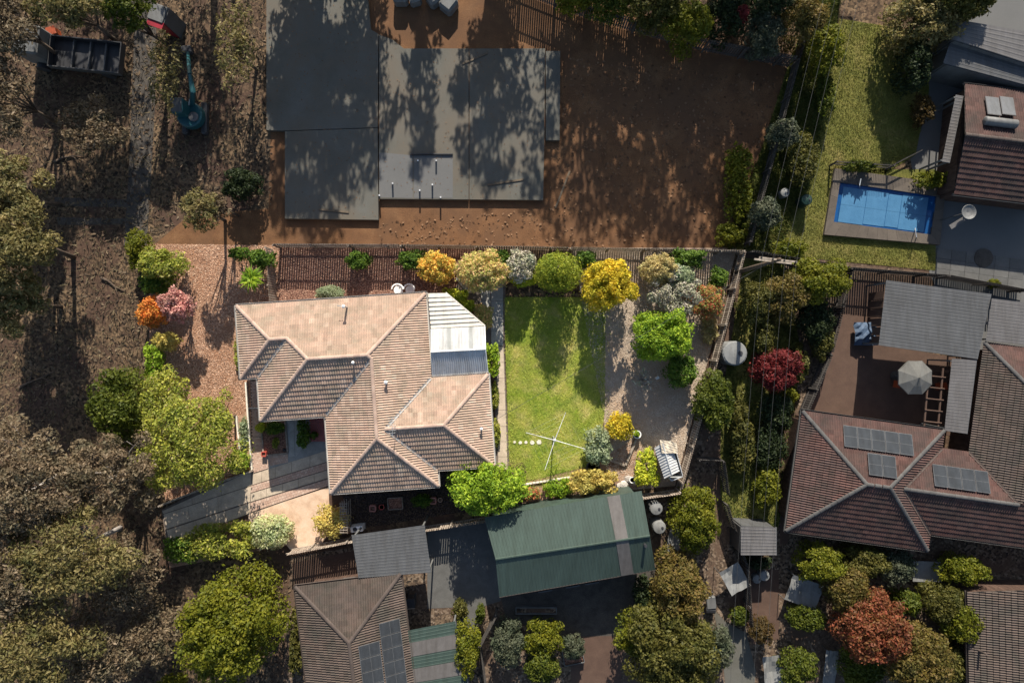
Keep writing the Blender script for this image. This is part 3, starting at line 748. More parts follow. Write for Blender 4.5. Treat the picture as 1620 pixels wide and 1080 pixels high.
litter('leaf_litter', [(-330, -330), (440, -330), (432, 330), (300, 340), (230, 385), (236, 700), (268, 900), (460, 900), (450, 1300), (-330, 1300)], 14, 0.14, M['bushbit'], 'fallen bark and leaves across the bushland', 'leaf litter', 5, 0.01)
litter('clay_clods', [(870, 90), (1230, 120), (1172, 392), (600, 386), (600, 352), (870, 330)], 9, 0.09, M['siteclod'], 'crumbled clay clods on the building site', 'clods', 6, 0.012, 0.6, aspect=0.7)
blades('grass', [(797, 470), (958, 470), (957, 648), (950, 700), (930, 742), (880, 762), (828, 776), (806, 738)], 1100, 0.06, 0.012, M['blade'], 'short green grass of the back lawn', 'grass', 1, 0.012)
blades('grass', [(795, 466), (966, 464), (964, 650), (957, 704), (938, 746), (884, 770), (822, 782), (801, 740)], 60, 0.13, 0.018, M['blade'], 'longer uneven grass along the lawn edges', 'grass', 12, 0.012, holes=([(808, 478), (946, 478), (946, 640), (940, 696), (922, 732), (880, 750), (830, 764), (814, 730)],))
blades('grass', [(1328, 30), (1455, 50), (1470, 140), (1448, 245), (1400, 275), (1286, 268), (1300, 170)], 420, 0.09, 0.018, M['blade_out'], 'rough grass of the lawn above the pool', 'grass', 2, 0.014)
blades('grass', [(1228, 268), (1480, 268), (1480, 428), (1215, 402)], 420, 0.09, 0.018, M['blade_out'], 'patchy grass around the pool surround', 'grass', 3, 0.014, holes=([(1318, 268), (1500, 268), (1480, 392), (1300, 372)],))
blades('weeds', [(1245, 112), (1300, -40), (1335, -40), (1290, 265), (1230, 400), (1175, 394), (1140, 392), (1200, 250)], 260, 0.30, 0.03, M['weed'], 'tall green weeds along the power line verge', 'weeds', 4, 0.01)
blades('weeds', [(1178, 408), (1240, 416), (1268, 560), (1256, 650), (1232, 830), (1176, 890), (1140, 790), (1140, 640)], 110, 0.22, 0.03, M['weed'], 'low weeds under the wires east of the lot', 'weeds', 14, 0.012)
blades('dry_tussocks', [(-300, -200), (420, -200), (420, 200), (230, 385), (236, 700), (268, 900), (300, 1300), (-300, 1300)], 16, 0.30, 0.03, island('straw', [(0.10, 0.075, 0.04), (0.14, 0.11, 0.062), (0.06, 0.05, 0.02)], 0.9), 'dry straw tussocks among the gum trees', 'tussocks', 5, 0.0)

# ================================================================== THE SOLD HOUSE
HA = R(3.85); EZ = 2.75; TAN = 0.405
def H(u, v, h=0.0):
    return Vector((u * math.cos(HA) - v * math.sin(HA), u * math.sin(HA) + v * math.cos(HA), EZ + h * TAN))
house = thing('house', 'tan tiled hip roofed brick house in the centre of the sold lot', 'house', H(-8.5, -2.5, 0) * Vector((1, 1, 0)) if 0 else Vector((H(-8.5, -2.5).x, H(-8.5, -2.5).y, 0)))
A = H(-16.87, 3.33); Cc = H(-16.87, -1.12); D = H(-15.82, -1.12); Ee = H(-15.82, -3.79); Fv = H(-11.79, -3.79); G = H(-11.79, -8.58)
Hc = H(-5.15, -8.58); I = H(-5.15, -7.57); J = H(-1.62, -7.57); K = H(-1.62, -1.92); Lc = H(-5.15, -1.92); B = H(-5.15, 3.33)
r1 = H(-14.645, 1.105, 2.225); r1b = H(-13.595, 1.105, 2.225); r2 = H(-12.26, -0.23, 3.56); r3 = H(-8.71, -0.23, 3.56); r3b = H(-8.47, -0.47, 3.32)
r4 = H(-8.47, -5.26, 3.32); e1 = H(-7.975, -4.745, 2.825); e2 = H(-4.445, -4.745, 2.825); ex = H(-8.47, -4.745, 3.32); nf = H(-13.595, 3.33)
faces = [[A, r1, r1b, nf], [nf, r1b, r2, r3, B], [A, Cc, r1], [Cc, D, r1b, r1], [D, Ee, r2, r1b], [Ee, Fv, r3b, r3, r2], [Fv, G, r4, r3b], [G, Hc, r4],
         [B, r3, r3b], [B, Lc, e1, ex, r3b], [e1, ex, r4, Hc, I], [Lc, K, e2, e1], [K, J, e2], [J, I, e1, e2]]
ridges = [(A, r1), (Cc, r1), (r1, r1b), (r1b, r2), (Ee, r2), (r2, r3), (B, r3), (r3, r3b), (r3b, r4), (G, r4), (Hc, r4), (e1, e2), (K, e2), (J, e2)]
valleys = [(D, r1b), (Fv, r3b), (Lc, e1), (I, e1)]
eaves = [(A, Cc), (Cc, D), (D, Ee), (Ee, Fv), (Fv, G), (G, Hc), (Hc, I), (I, J), (J, K), (K, Lc), (Lc, B), (B, A)]
roof = tiled_roof(house, faces, ridges, valleys, eaves, 'tile', 'cap')
o = 0.5
wp = [H(-16.87 + o, 3.33 - o), H(-16.87 + o, -1.12 + o), H(-15.82 + o, -1.12 + o), H(-15.82 + o, -3.79 + o), H(-11.79 + o, -3.79 + o), H(-11.79 + o, -8.58 + o), H(-5.15 - o, -8.58 + o), H(-5.15 - o, -7.57 + o), H(-1.62 - o, -7.57 + o), H(-1.62 - o, -1.92 - o), H(-5.15 - o, -1.92 - o), H(-5.15 - o, 3.33 - o)]
wall_ring(house, wp, -0.1, 2.62, M['wallbrick'])
sf = MB(); sf.prism([tuple(H(u, v)[:2]) for u, v in [(-16.87, 3.33), (-16.87, -1.12), (-15.82, -1.12), (-15.82, -3.79), (-11.79, -3.79), (-11.79, -8.58), (-5.15, -8.58), (-5.15, -7.57), (-1.62, -7.57), (-1.62, -1.92), (-5.15, -1.92), (-5.15, 3.33)]], 2.63, 2.66)
sf.build('soffit', M['white'], house)
for u, v, w, rz in [(-14.6, 2.94, 1.8, 0), (-11.2, 2.94, 1.5, 0), (-8.0, 2.94, 2.0, 0), (-14.0, -3.40, 1.6, 0), (-9.2, -8.19, 2.2, 0), (-6.6, -8.19, 1.2, 0), (-3.4, -7.18, 1.6, 0)]:
    c = H(u, v); window(house, (c.x, c.y, 1.45), w, 1.2, HA + rz)
for u, v, w in [(-16.48, 1.2, 1.6), (-2.01, -4.6, 1.8), (-11.40, -6.9, 1.6)]:
    c = H(u, v); window(house, (c.x, c.y, 1.45), w, 1.2, HA + math.pi / 2)
c = H(-12.5, -3.40)
dr = MB().box((c.x, c.y, 1.05), (0.9, 0.06, 2.05), HA).build('door', M['red'], house)
MB().lathe((c.x + 0.35, c.y - 0.08, 1.0), [(0.02, -0.02), (0.035, 0), (0.02, 0.02)], 8).build('handle', M['steel'], dr)
# pipes through the tiles, each with its cap
def flue(px, py, z, h, r, arm=False):
    p = P(px, py, z)
    b = MB(); b.tube([p - Vector((0, 0, 0.35)), p + Vector((0, 0, h))], r, 10)
    f = b.build('vent_pipe', M['steel'], house)
    MB().lathe(p + Vector((0, 0, h)), [(r * 1.6, 0), (r * 2.0, 0.03), (r * 1.7, 0.10), (0.02, 0.14)], 12).build('cowl', M['white'], f)
    if arm:
        b = MB(); q = p + Vector((0, 0, h * 0.93)); b.tube([q, q + Vector((-0.4, 0.06, 0.02))], 0.025, 6)
        b.build('bracket', M['steel'], f)
    return f
flue(549.5, 486, 2.95, 0.95, 0.055, True)
flue(561, 573, 3.85, 0.4, 0.05)
flue(612, 604, 3.75, 0.35, 0.06)
flue(762, 677, 2.95, 0.35, 0.05)
# television aerial on the valley
p = P(626, 640, 3.5)
b = MB(); b.tube([p + Vector((0.05, -1.25, -0.2)), p + Vector((0.05, -1.25, 1.4))], 0.018, 6); b.tube([p + Vector((0.0, -0.6, 1.35)), p + Vector((0.05, -1.7, 1.35))], 0.012, 5)
for k in range(7): b.tube([p + Vector((-0.22 + .01 * k, -0.65 - k * 0.15, 1.35)), p + Vector((0.28 - .01 * k, -0.62 - k * 0.15, 1.35))], 0.007, 4)
b.build('aerial', M['steel'], house)

# patio cover on the north-east side
pat = thing('patio_cover', 'white and grey ribbed sheet patio roof with cream wedge beside the tiled roof', 'patio roof', P(722, 540))
# the ribs run across, so each sheet's profile steps down the picture
corrugated('cream_sheet', P(677, 464, 2.95), P(681.5, 520, 2.95), P(766, 515.5, 2.75), P(705, 463.5, 2.75), 0.29, 0.05, M['cream'], pat, box=True)
zr = 3.35
corrugated('upper_sheet', P(681, 520, 2.98), P(766.5, 516, 2.98), P(767.5, 552, zr), P(681.5, 556.5, zr), 0.2, 0.03, M['white_sheet'], pat, box=True)
corrugated('lower_sheet', P(681.5, 556.5, zr), P(767.5, 552, zr), P(771, 588, 2.72), P(683, 594, 2.72), 0.13, 0.035, M['grey_sheet'], pat)
for u in (0.34, 0.74):
    a1, b1 = P(681, 520, 2.98).lerp(P(766.5, 516, 2.98), u), P(681.5, 556.5, zr).lerp(P(767.5, 552, zr), u)
    x = Vector((0.13, 0, 0)); z = Vector((0, 0, 0.034))
    MB().face([a1 - x + z, a1 + x + z, b1 + x + z, b1 - x + z]).build('skylight_strip', M['strip'], pat)
MB().tube([P(681.5, 556.5, zr + .03), P(767.5, 552, zr + .03)], 0.05, 6).build('ridge_trim', M['white'], pat)
for q in ((681, 520), (766.5, 516)): pass
MB().tube([P(767, 516, 2.95), P(768, 552, zr)], 0.035, 6).build('barge', M['white'], pat)
MB().tube([P(768, 552, zr), P(771.5, 588, 2.72)], 0.035, 6).build('barge', M['white'], pat)
MB().tube([P(705, 463, 2.72), P(767, 515.5, 2.72)], 0.055, 6).build('gutter', M['gutter'], pat)
MB().tube([P(683, 595, 2.68), P(771.5, 589, 2.68)], 0.05, 6).build('gutter', M['white'], pat)
for px, py in ((707, 468), (760, 516), (764, 552), (767, 586)):
    q = P(px, py, 2.7); MB().box((q.x, q.y, 1.3), (0.09, 0.09, 2.65), HA).build('post', M['white'], pat)

# ================================================================== DRIVEWAY, PATHS, BEDS
def slab_piece(name, par, pts, m, z0=0.0, z1=0.05, gap=0.012):
    ps = [P(a, b) for a, b in pts]; c = sum(ps, Vector()) / len(ps)
    ps = [p + (c - p).normalized() * gap for p in ps]
    b = MB(); b.prism([tuple(p[:2]) for p in ps], z0, z1)
    return b.build(name, m, par)
dw = MB(); dw.prism([tuple(P(a, b)[:2]) for a, b in [(256, 806), (322, 772), (400, 742), (396, 600), (418, 598), (420, 660), (520, 652), (525, 766), (396, 812), (264, 862)]], 0.0, 0.022)
drive = dw.build('driveway', M['joint']); drive['kind'] = 'structure'; drive['label'] = 'concrete driveway with rows of pink pavers'
def bricks(name, par, quad, along, across, m='brick', z=0.05):
    """a strip of small pavers, joined: each too small to pick apart"""
    a, b, c, d = [P(*q) for q in quad]; mb = MB(); rng = random.Random(len(par.children))
    for j in range(across):
        for i in range(along):
            s = 0.5 / along if j % 2 else 0
            u0, u1 = min(1, max(0, i / along + s)), min(1, (i + 0.94) / along + s); v0, v1 = j / across, (j + 0.92) / across
            if u1 - u0 < 0.003: continue
            q = [a.lerp(b, u).lerp(d.lerp(c, u), v) for u, v in ((u0, v0), (u1, v0), (u1, v1), (u0, v1))]
            mb.prism([tuple(p[:2]) for p in q], 0.0, z + rng.uniform(-.004, .004))
    o = mb.build(name, M[m], par); o['kind'] = 'stuff'; return o
def lerp2(a, b, t): return (a[0] + (b[0] - a[0]) * t, a[1] + (b[1] - a[1]) * t)
def slab_row(par, p0, p1, q1, q0, cuts, m):
    for t0, t1 in zip(cuts[:-1], cuts[1:]):
        slab_piece('slab', par, [lerp2(p0, p1, t0), lerp2(p0, p1, t1), lerp2(q0, q1, t1), lerp2(q0, q1, t0)], m)
cm = M['concrete']; cg = M['concrete_grey']
# the long western panels
slab_row(drive, (257, 808), (398, 744), (398, 767), (259, 812), [0.0, 0.33, 0.66, 1.0], cm)
slab_row(drive, (259, 813), (398, 768), (396, 793), (264, 836), [0, 0.28, 0.62, 1.0], cm)
slab_row(drive, (264, 838), (396, 795), (396, 811), (268, 858), [0, 0.35, 0.7, 1.0], cm)
# the striped part: slabs, pavers, slabs, pavers
slab_row(drive, (399, 750), (520, 711), (520, 729), (398, 767), [0, 0.13, 0.31, 0.52, 0.76, 1.0], cm)
bricks('paver_band', drive, [(398, 768), (521, 730), (522, 741), (397, 779)], 30, 3)
slab_row(drive, (397, 780), (522, 742), (523, 754), (397, 793), [0, 0.13, 0.2, 0.4, 0.6, 0.8, 1.0], cm)
bricks('paver_band', drive, [(397, 795), (524, 756), (525, 766), (396, 810)], 30, 3)
# front court and path beside the house
bricks('paver_path', drive, [(397, 603), (415, 603), (420, 690), (398, 690)], 5, 36)
bricks('paver_path', drive, [(398, 691), (418, 691), (426, 740), (400, 748)], 6, 18)
slab_piece('court_slab', drive, [(422, 662), (519, 654), (521, 712), (424, 748)], cg, 0, 0.034, 0)
slab_piece('slab', drive, [(466, 662), (478, 661), (480, 706), (468, 724)], cg)
slab_piece('slab', drive, [(481, 700), (519, 700), (520, 709), (482, 722)], cg)
slab_piece('slab', drive, [(456, 664), (465, 663), (467, 722), (457, 722)], cg)
bricks('paver_patch', drive, [(424, 721), (456, 718), (456, 731), (426, 737)], 8, 4)
bricks('porch', drive, [(490, 657), (519, 656), (519, 698), (491, 698)], 9, 12, 'porch', 0.11)
# garden bed with pale edging in front of the north wing
bed = thing('garden_bed', 'small dark front garden bed with pale timber edging', 'garden bed', P(435, 692))
slab_piece('soil', bed, [(414, 666), (453, 664), (455, 717), (418, 720)], M['mulch_dark'], 0, 0.06)
def edging(par, pts, h=0.16, w=0.09, m='timber', name='edging'):
    for (a, b2) in zip(pts[:-1], pts[1:]):
        p, q = P(*a), P(*b2); d = q - p
        MB().box((p + q) / 2 + Vector((0, 0, h / 2)), (d.length, w, h), math.atan2(d.y, d.x)).build(name, M[m], par)
edging(bed, [(415, 684), (418, 720), (456, 716), (452, 666)])
# raised western bed held by a dark sleeper wall
rw = thing('retaining_wall', 'low dark sleeper wall along the top of the driveway', 'retaining wall', P(360, 757))
for (a, b2) in (((256, 798), (322, 772)), ((322, 772), (362, 757)), ((362, 757), (401, 743))):
    p, q = P(*a), P(*b2); d = q - p; rz = math.atan2(d.y, d.x)
    for k in range(2): MB().box((p + q) / 2 + Vector((0, 0, 0.14 + 0.27 * k)), (d.length - 0.02, 0.12 - 0.01 * k, 0.26), rz).build('sleeper', M['timber'], rw)
rb = thing('border_bed', 'narrow planted border with concrete edging beside the front path', 'garden bed', P(388, 700))
slab_piece('soil', rb, [(378, 658), (392, 648), (399, 740), (382, 746)], M['soil_lot'], 0, 0.10)
edging(rb, [(375, 657), (380, 700), (382, 744)], 0.2, 0.1, 'stone'); edging(rb, [(390, 604), (393, 650), (396, 700), (400, 742)], 0.2, 0.1, 'stone')
edging(rb, [(393, 645), (412, 645)], 0.14, 0.06, 'stone', 'kerb')
# concrete path down the east side of the house
pth = MB(); pth.prism([tuple(P(a, b)[:2]) for a, b in [(720, 455), (736, 428), (800, 428), (798, 560), (806, 740), (783, 740), (784, 560), (768, 540), (757, 490)]], 0, 0.02)
path = pth.build('path', M['joint']); path['kind'] = 'structure'; path['label'] = 'pale concrete slab path between house and lawn'
ys = [404, 428, 452, 476, 500, 524, 547]
for y0, y1 in zip(ys[:-1], ys[1:]):
    slab_piece('slab', path, [(777, y0), (796, y0), (796, y1), (777, y1)], cg)
for y0, y1 in zip([428, 452, 476, 498], [452, 476, 498, 520]):
    slab_piece('slab', path, [(758 if y0 > 450 else 738, y0), (776, y0), (776, y1), (762, y1)], cg)
slab_piece('slab', path, [(720, 440), (737, 430), (757, 452), (740, 466)], cg)
ys = [548, 573, 598, 622, 648, 674, 698, 722, 742]
for y0, y1 in zip(ys[:-1], ys[1:]):
    x = lambda y: 786 + (y - 548) * 0.012; w = lambda y: 10.5 + (y - 548) * 0.022
    slab_piece('slab', path, [(x(y0), y0), (x(y0) + w(y0), y0), (x(y1) + w(y1), y1), (x(y1), y1)], cm)
for i, (px, s) in enumerate([(814, 5), (823, 5.5), (832, 5.5), (842, 7), (853, 8)]):
    k = s / 24; q = P(px, 699 + (i % 2) * 0.8)
    b = MB(); b.prism([(q.x + k * math.cos(a + i) * random.uniform(.42, .6), q.y + k * math.sin(a + i) * random.uniform(.42, .6)) for a in [j * math.pi / 3 for j in range(6)]], 0, 0.05)
    tag(b.build('stepping_stone', M['stone'], org=(q.x, q.y, 0)), ['smallest stepping stone at the path end of the row', 'second stepping stone from the concrete path', 'middle stepping stone of the five on the lawn', 'fourth stepping stone from the concrete path', 'largest stepping stone at the clothesline end of the row'][i], 'stepping stone', 'stepping stones across the lawn')

# ================================================================== FENCES
fence('paling_fence', [P(444, 392), P(640, 393), P(900, 397), P(1166, 402)], 1.55, 'paling', 'timber', 'weathered paling fence along the north side of the lot')
fence('paling_fence', [P(432, 396), P(438, 482)], 1.5, 'paling', 'timber', 'short paling fence running from the boundary to the house corner')
fence('paling_fence', [P(1166, 402), P(1118, 590), P(1068, 768)], 1.6, 'paling', 'timber', 'weathered paling fence along the slanting east side of the lot')
fence('paling_fence', [P(1068, 772), P(830, 806), P(556, 848), P(462, 866)], 1.5, 'paling', 'timber', 'weathered paling fence along the south side of the lot')
fence('boundary_fence', [P(770, -30), P(900, 22), P(1000, 52), P(1110, 82), P(1246, 108)], 1.7, 'fence_out', 'fence_out', 'dark grey fence along the top of the clay building site', pmat='fence_out')
fence('boundary_fence', [P(1290, -30), P(1250, 108), P(1175, 392)], 1.5, 'fence_out', 'fence_out', 'dark fence beside the power lines above the lot', pmat='fence_out')
fence('boundary_fence', [P(1178, 402), P(1330, 428), P(1480, 440), P(1608, 464)], 1.6, 'fence_out', 'fence_out', 'dark fence between the pool yard and the grey roofed patio', pmat='fence_out')
fence('boundary_fence', [P(1332, 430), P(1300, 560), P(1262, 650)], 1.5, 'fence_out', 'fence_out', 'dark fence west of the terracotta terrace', pmat='fence_out')
fence('boundary_fence', [P(1098, 722), P(1135, 724), P(1142, 776)], 1.5, 'fence_out', 'fence_out', 'short dark fence east of the small striped shed', pmat='fence_out')
fence('boundary_fence', [P(1140, 790), P(1172, 890), P(1178, 980)], 1.5, 'fence_out', 'fence_out', 'dark garden fence below the round yellow green bush', pmat='fence_out')
fence('boundary_fence', [P(786, 960), P(760, 1010), P(772, 1110)], 1.4, 'fence_out', 'fence_out', 'dark fence below the left end of the green roofed shed', pmat='fence_out')
fence('pool_fence', [P(1312, 262), P(1400, 268), P(1446, 244)], 1.2, 'fence_out', 'fence_out', 'thin dark railing above the swimming pool', 0.02, 0.09, pmat='fence_out')
# dark picket side gate beside the south yard
tg = thing('trellis', 'dark timber trellis panel beside the south house corner', 'trellis', P(553, 808))
for px in (547, 551, 557):
    MB().tube([P(px, 786, 0), P(px, 786, 1.5)], 0.04, 6).build('post', M['dark'], tg); MB().tube([P(px + 1, 834, 0), P(px + 1, 834, 1.5)], 0.04, 6).build('post', M['dark'], tg)
    for z in (0.5, 1.0, 1.45): MB().tube([P(px, 786) + Vector((0, 0, z)), P(px + 1, 834) + Vector((0, 0, z))], 0.022, 5).build('rail', M['timber'], tg)
for k in range(12):
    q = P(552, 788 + k * 4); MB().box((q.x, q.y, 1.5), (0.5, 0.04, 0.03)).build('slat', M['timber'], tg)

# ================================================================== SMALL THINGS OF THE LOT
cl = thing('clothesline', 'white four armed rotary clothesline standing on the lawn', 'clothesline', P(875, 690))
c = ORG[cl]; top = Vector((c.x, c.y, 1.75))
MB().tube([c + Vector((0, 0, -.1)), c + Vector((0, 0, 1.0)), top], [0.04, 0.035, 0.028], 8).build('mast', M['steel'], cl)
MB().lathe(top, [(0.05, -0.12), (0.09, -0.08), (0.09, 0.05), (0.03, 0.1)], 10).build('hub', M['white'], cl)
tips = []
for px, py in ((895, 652), (832, 684), (862, 743), (926, 710)):
    e = P(px, py, 1.85); tips.append(e); MB().tube([top, e], [0.019, 0.012], 6).build('arm', M['white'], cl)
    MB().tube([top - Vector((0, 0, 0.5)), top.lerp(e, 0.3)], 0.012, 5).build('strut', M['steel'], cl)
for f in (0.5, 0.75, 0.98):
    b = MB()
    for i in range(4): b.tube([top.lerp(tips[i], f), top.lerp(tips[(i + 1) % 4], f)], 0.0015, 3, False)
    b.build('line', M['steel'], cl)
def pot(px, py, r, h, m, rim, name, label, cat='pot', z=0.0):
    t = thing(name, label, cat, P(px, py, 0)); q = ORG[t]
    MB().lathe(q + Vector((0, 0, z)), [(r * .7, 0), (r * .95, h * .8), (r * .95, h), (r * .8, h), (r * .76, h * .8)], 16).build('body', M[m], t)
    b = MB(); n = 20; b.lathe(q + Vector((0, 0, z + h)), [(r * 1.05, -0.03), (r * 1.08, 0.02), (r * 0.82, 0.02), (r * 0.82, -0.03)], n); b.build('rim', M[rim], t)
    MB().lathe(q + Vector((0, 0, z)), [(r * .74, h * .7), (r * .74, h * .86), (0.01, h * 0.9)], 12).build('soil', M['soil_lot'], t)
    return t
pot(1006, 685.5, 0.25, 0.45, 'cream', 'white', 'plant_pot', 'round white rimmed pot beside the yellow green shrub', 'pot')
pot(937, 736, 0.42, 0.5, 'dark', 'dark', 'planter_tub', 'large black tub below the grey green shrub', 'tub')
pot(605, 800, 0.17, 0.3, 'red', 'red', 'plant_pot', 'small round red pot in the shaded south yard', 'pot')
pot(697, 789, 0.14, 0.28, 'brick', 'brick', 'plant_pot', 'small terracotta pot beside the big bright green tree', 'pot')
def square_pot(px, py, s, h, label):
    t = thing('square_pot', label, 'pot', P(px, py)); q = ORG[t]
    for dx, dy, sx, sy in ((0, s / 2, s, .05), (0, -s / 2, s, .05), (s / 2, 0, .05, s - .054), (-s / 2, 0, .05, s - .054)):
        MB().box(q + Vector((dx, dy, h / 2)), (sx, sy, h), 0).build('side', M['pinkrim'], t)
    MB().box(q + Vector((0, 0, h * .35)), (s - .06, s - .06, h * .7)).build('soil', M['mulch_dark'], t)
square_pot(591, 802, 0.36, 0.4, 'square pink rimmed pot left of the small red pot')
square_pot(686, 790, 0.36, 0.4, 'square pink rimmed pot near the bright green tree')
def crate(px, py, sx, sy, h, m, label, name, cat, rz=0.0):
    t = thing(name, label, cat, P(px, py)); q = ORG[t]; X = Matrix.Rotation(rz, 3, 'Z')
    for dx, dy, a, b2 in ((0, sy / 2, sx, .04), (0, -sy / 2, sx, .04), (sx / 2, 0, .04, sy - .044), (-sx / 2, 0, .04, sy - .044)):
        MB().box(q + X @ Vector((dx, dy, h / 2)), (a, b2, h), rz).build('side', M[m], t)
    MB().box(q + Vector((0, 0, h * .35)), (sx - .06, sy - .06, h * .7), rz).build('soil', M['mulch_dark'], t)
    return t
crate(626, 795, 0.95, 0.75, 0.25, 'timber', 'dark rectangular planter box in the shaded south yard', 'planter_box', 'planter', 0.08)
crate(420, 717, 0.28, 0.28, 0.35, 'red', 'small red planter on the corner of the front bed', 'planter_box', 'planter')
ac = thing('air_conditioner', 'white outdoor air conditioner unit by the south fence', 'air conditioner', P(568, 832)); q = ORG[ac]
MB().box(q + Vector((0, 0, .38)), (0.8, 0.36, 0.7), 0.12).build('case', M['white'], ac, bevel=0.02)
MB().lathe(q + Vector((-.1, .0, .735)), [(0.14, 0), (0.14, 0.02), (0.11, 0.02)], 14).build('grille', M['dark'], ac)
MB().box(q + Vector((0, 0, .015)), (0.9, 0.42, 0.06), 0.12).build('base', M['concrete_grey'], ac)
tb = thing('outdoor_table', 'round white pair of garden chairs half under the north eave' if 0 else 'white curved garden bench half hidden under the north eave', 'bench', P(641, 460)); q = ORG[tb]
for s in (-1, 1):
    b = MB(); b.tube([q + Vector((s * .38 + .36 * math.cos(a), .05 + .32 * math.sin(a), 0.8)) for a in [math.pi * k / 10 for k in range(11)]], 0.05, 6); b.build('backrest', M['white'], tb)
    MB().lathe(q + Vector((s * .38, 0.02, 0.40)), [(0.3, 0), (0.3, 0.04), (0.02, 0.05)], 14).build('seat', M['white'], tb)
    for k in range(4):
        a = k * math.pi / 2 + .78; MB().tube([q + Vector((s * .38 + .25 * math.cos(a), .02 + .25 * math.sin(a), 0)), q + Vector((s * .38 + .28 * math.cos(a), .02 + .28 * math.sin(a), .42))], 0.02, 5).build('leg', M['white'], tb)
# timber edged soil plot
sp = thing('sleeper_edging', 'grey sleeper edging in an open V around a soil plot', 'edging', P(985, 725))
edging(sp, [(956, 724), (988, 735)], 0.2, 0.14, 'timber', 'sleeper'); edging(sp, [(989, 735), (1006, 694)], 0.2, 0.14, 'timber', 'sleeper')
be = thing('brick_edging', 'row of pale bricks edging the lower lawn border', 'edging', P(862, 760))
pp, qq = P(826, 766), P(902, 754)
for k in range(14):
    c = pp.lerp(qq, (k + .5) / 14); link('brick', CAPM.setdefault('edge_brick', MB().box((0, 0, .07), (0.2, 0.11, 0.14)).mesh('brick', M['stone'], bevel=.008)), be, c, (0, 0, math.atan2(qq.y - pp.y, qq.x - pp.x) + random.uniform(-.06, .06)))
# striped garden shed in the south-east corner
sh = thing('garden_shed', 'small striped metal garden shed in the south east corner', 'shed', P(1052, 732))
corrugated('roof_sheet', P(1035, 708, 1.85), P(1051, 757, 1.85), P(1063, 751, 2.1), P(1048, 701, 2.1), 0.17, 0.03, M['white_sheet'], sh, box=True)
corrugated('roof_sheet', P(1061, 697, 1.85), P(1075, 745, 1.85), P(1063, 751, 2.1), P(1048, 701, 2.1), 0.17, 0.03, M['white_sheet'], sh, box=True)
MB().tube([P(1048, 701, 2.12), P(1063, 751, 2.12)], .04, 6).build('ridge_trim', M['grey_sheet'], sh)
wall_ring(sh, [P(1038, 708), P(1052, 752), P(1070, 745), P(1058, 701)], 0, 1.75, M['grey_sheet'], 'wall', 0.04)
b = MB(); n = 5
g = [[P(1044 + 26 * i / n + 3 * j / n, 695 + 5 * i / n + 22 * j / n * (1 - .25 * i / n), 2.13 + 0.05 * math.sin(i * 2.1 + j)) for i in range(n + 1)] for j in range(n + 1)]
for j in range(n):
    for i in range(n): b.face([g[j][i], g[j][i + 1], g[j + 1][i + 1], g[j + 1][i]])
tag(b.build('tarpaulin', M['beige'], org=P(1058, 705)), 'beige tarpaulin thrown over the top of the striped shed', 'tarpaulin')
for i, (px, py, r, l) in enumerate([(986, 766, .3, 'flat grey rock at the left of the corner rock row'), (994, 757, .26, 'pale rounded rock beside the white bucket'), (1003, 762, .22, 'dark brown rock in the corner rock row'), (1012, 758, .24, 'grey rock nearest the yellow green hedge'), (979, 768, .2, 'smallest pale rock by the south fence')]):
    b = MB(); q = P(px, py); rd = random.Random(i)
    pr = [(r * .8, -.02), (r, r * .3), (r * .75, r * .6), (r * .2, r * .72)]; b.lathe((0, 0, 0), pr, 9)
    me = b.mesh('rock', M['rock'])
    for v in me.vertices: v.co += Vector((rd.uniform(-.2, .2), rd.uniform(-.2, .2), rd.uniform(-.1, .1))) * r * .5
    tag(link('rock', me, None, q), l, 'rock', 'rocks in the south east corner')
pot(999, 757, 0.2, 0.4, 'white', 'white', 'bucket', 'white bucket standing among the corner rocks', 'bucket')
q = P(1038, 597); b = MB(); b.box((0, 0, .35), (.22, .16, .28), .6)
tag(link('feeder', b.mesh('feeder', M['white'], bevel=.01), None, q), 'small white box beside the dead branches', 'box')
gl = MB(); gl.lathe((0, 0, 0), [(0.05, 0), (0.1, 0.06), (0.12, 0.14), (0.08, 0.22), (0.02, 0.25)], 12)
tag(link('garden_ball', gl.mesh('garden_ball', M['dark'], smooth=True), None, P(451, 711, 0)), 'small black garden ball in the front bed corner', 'ornament')

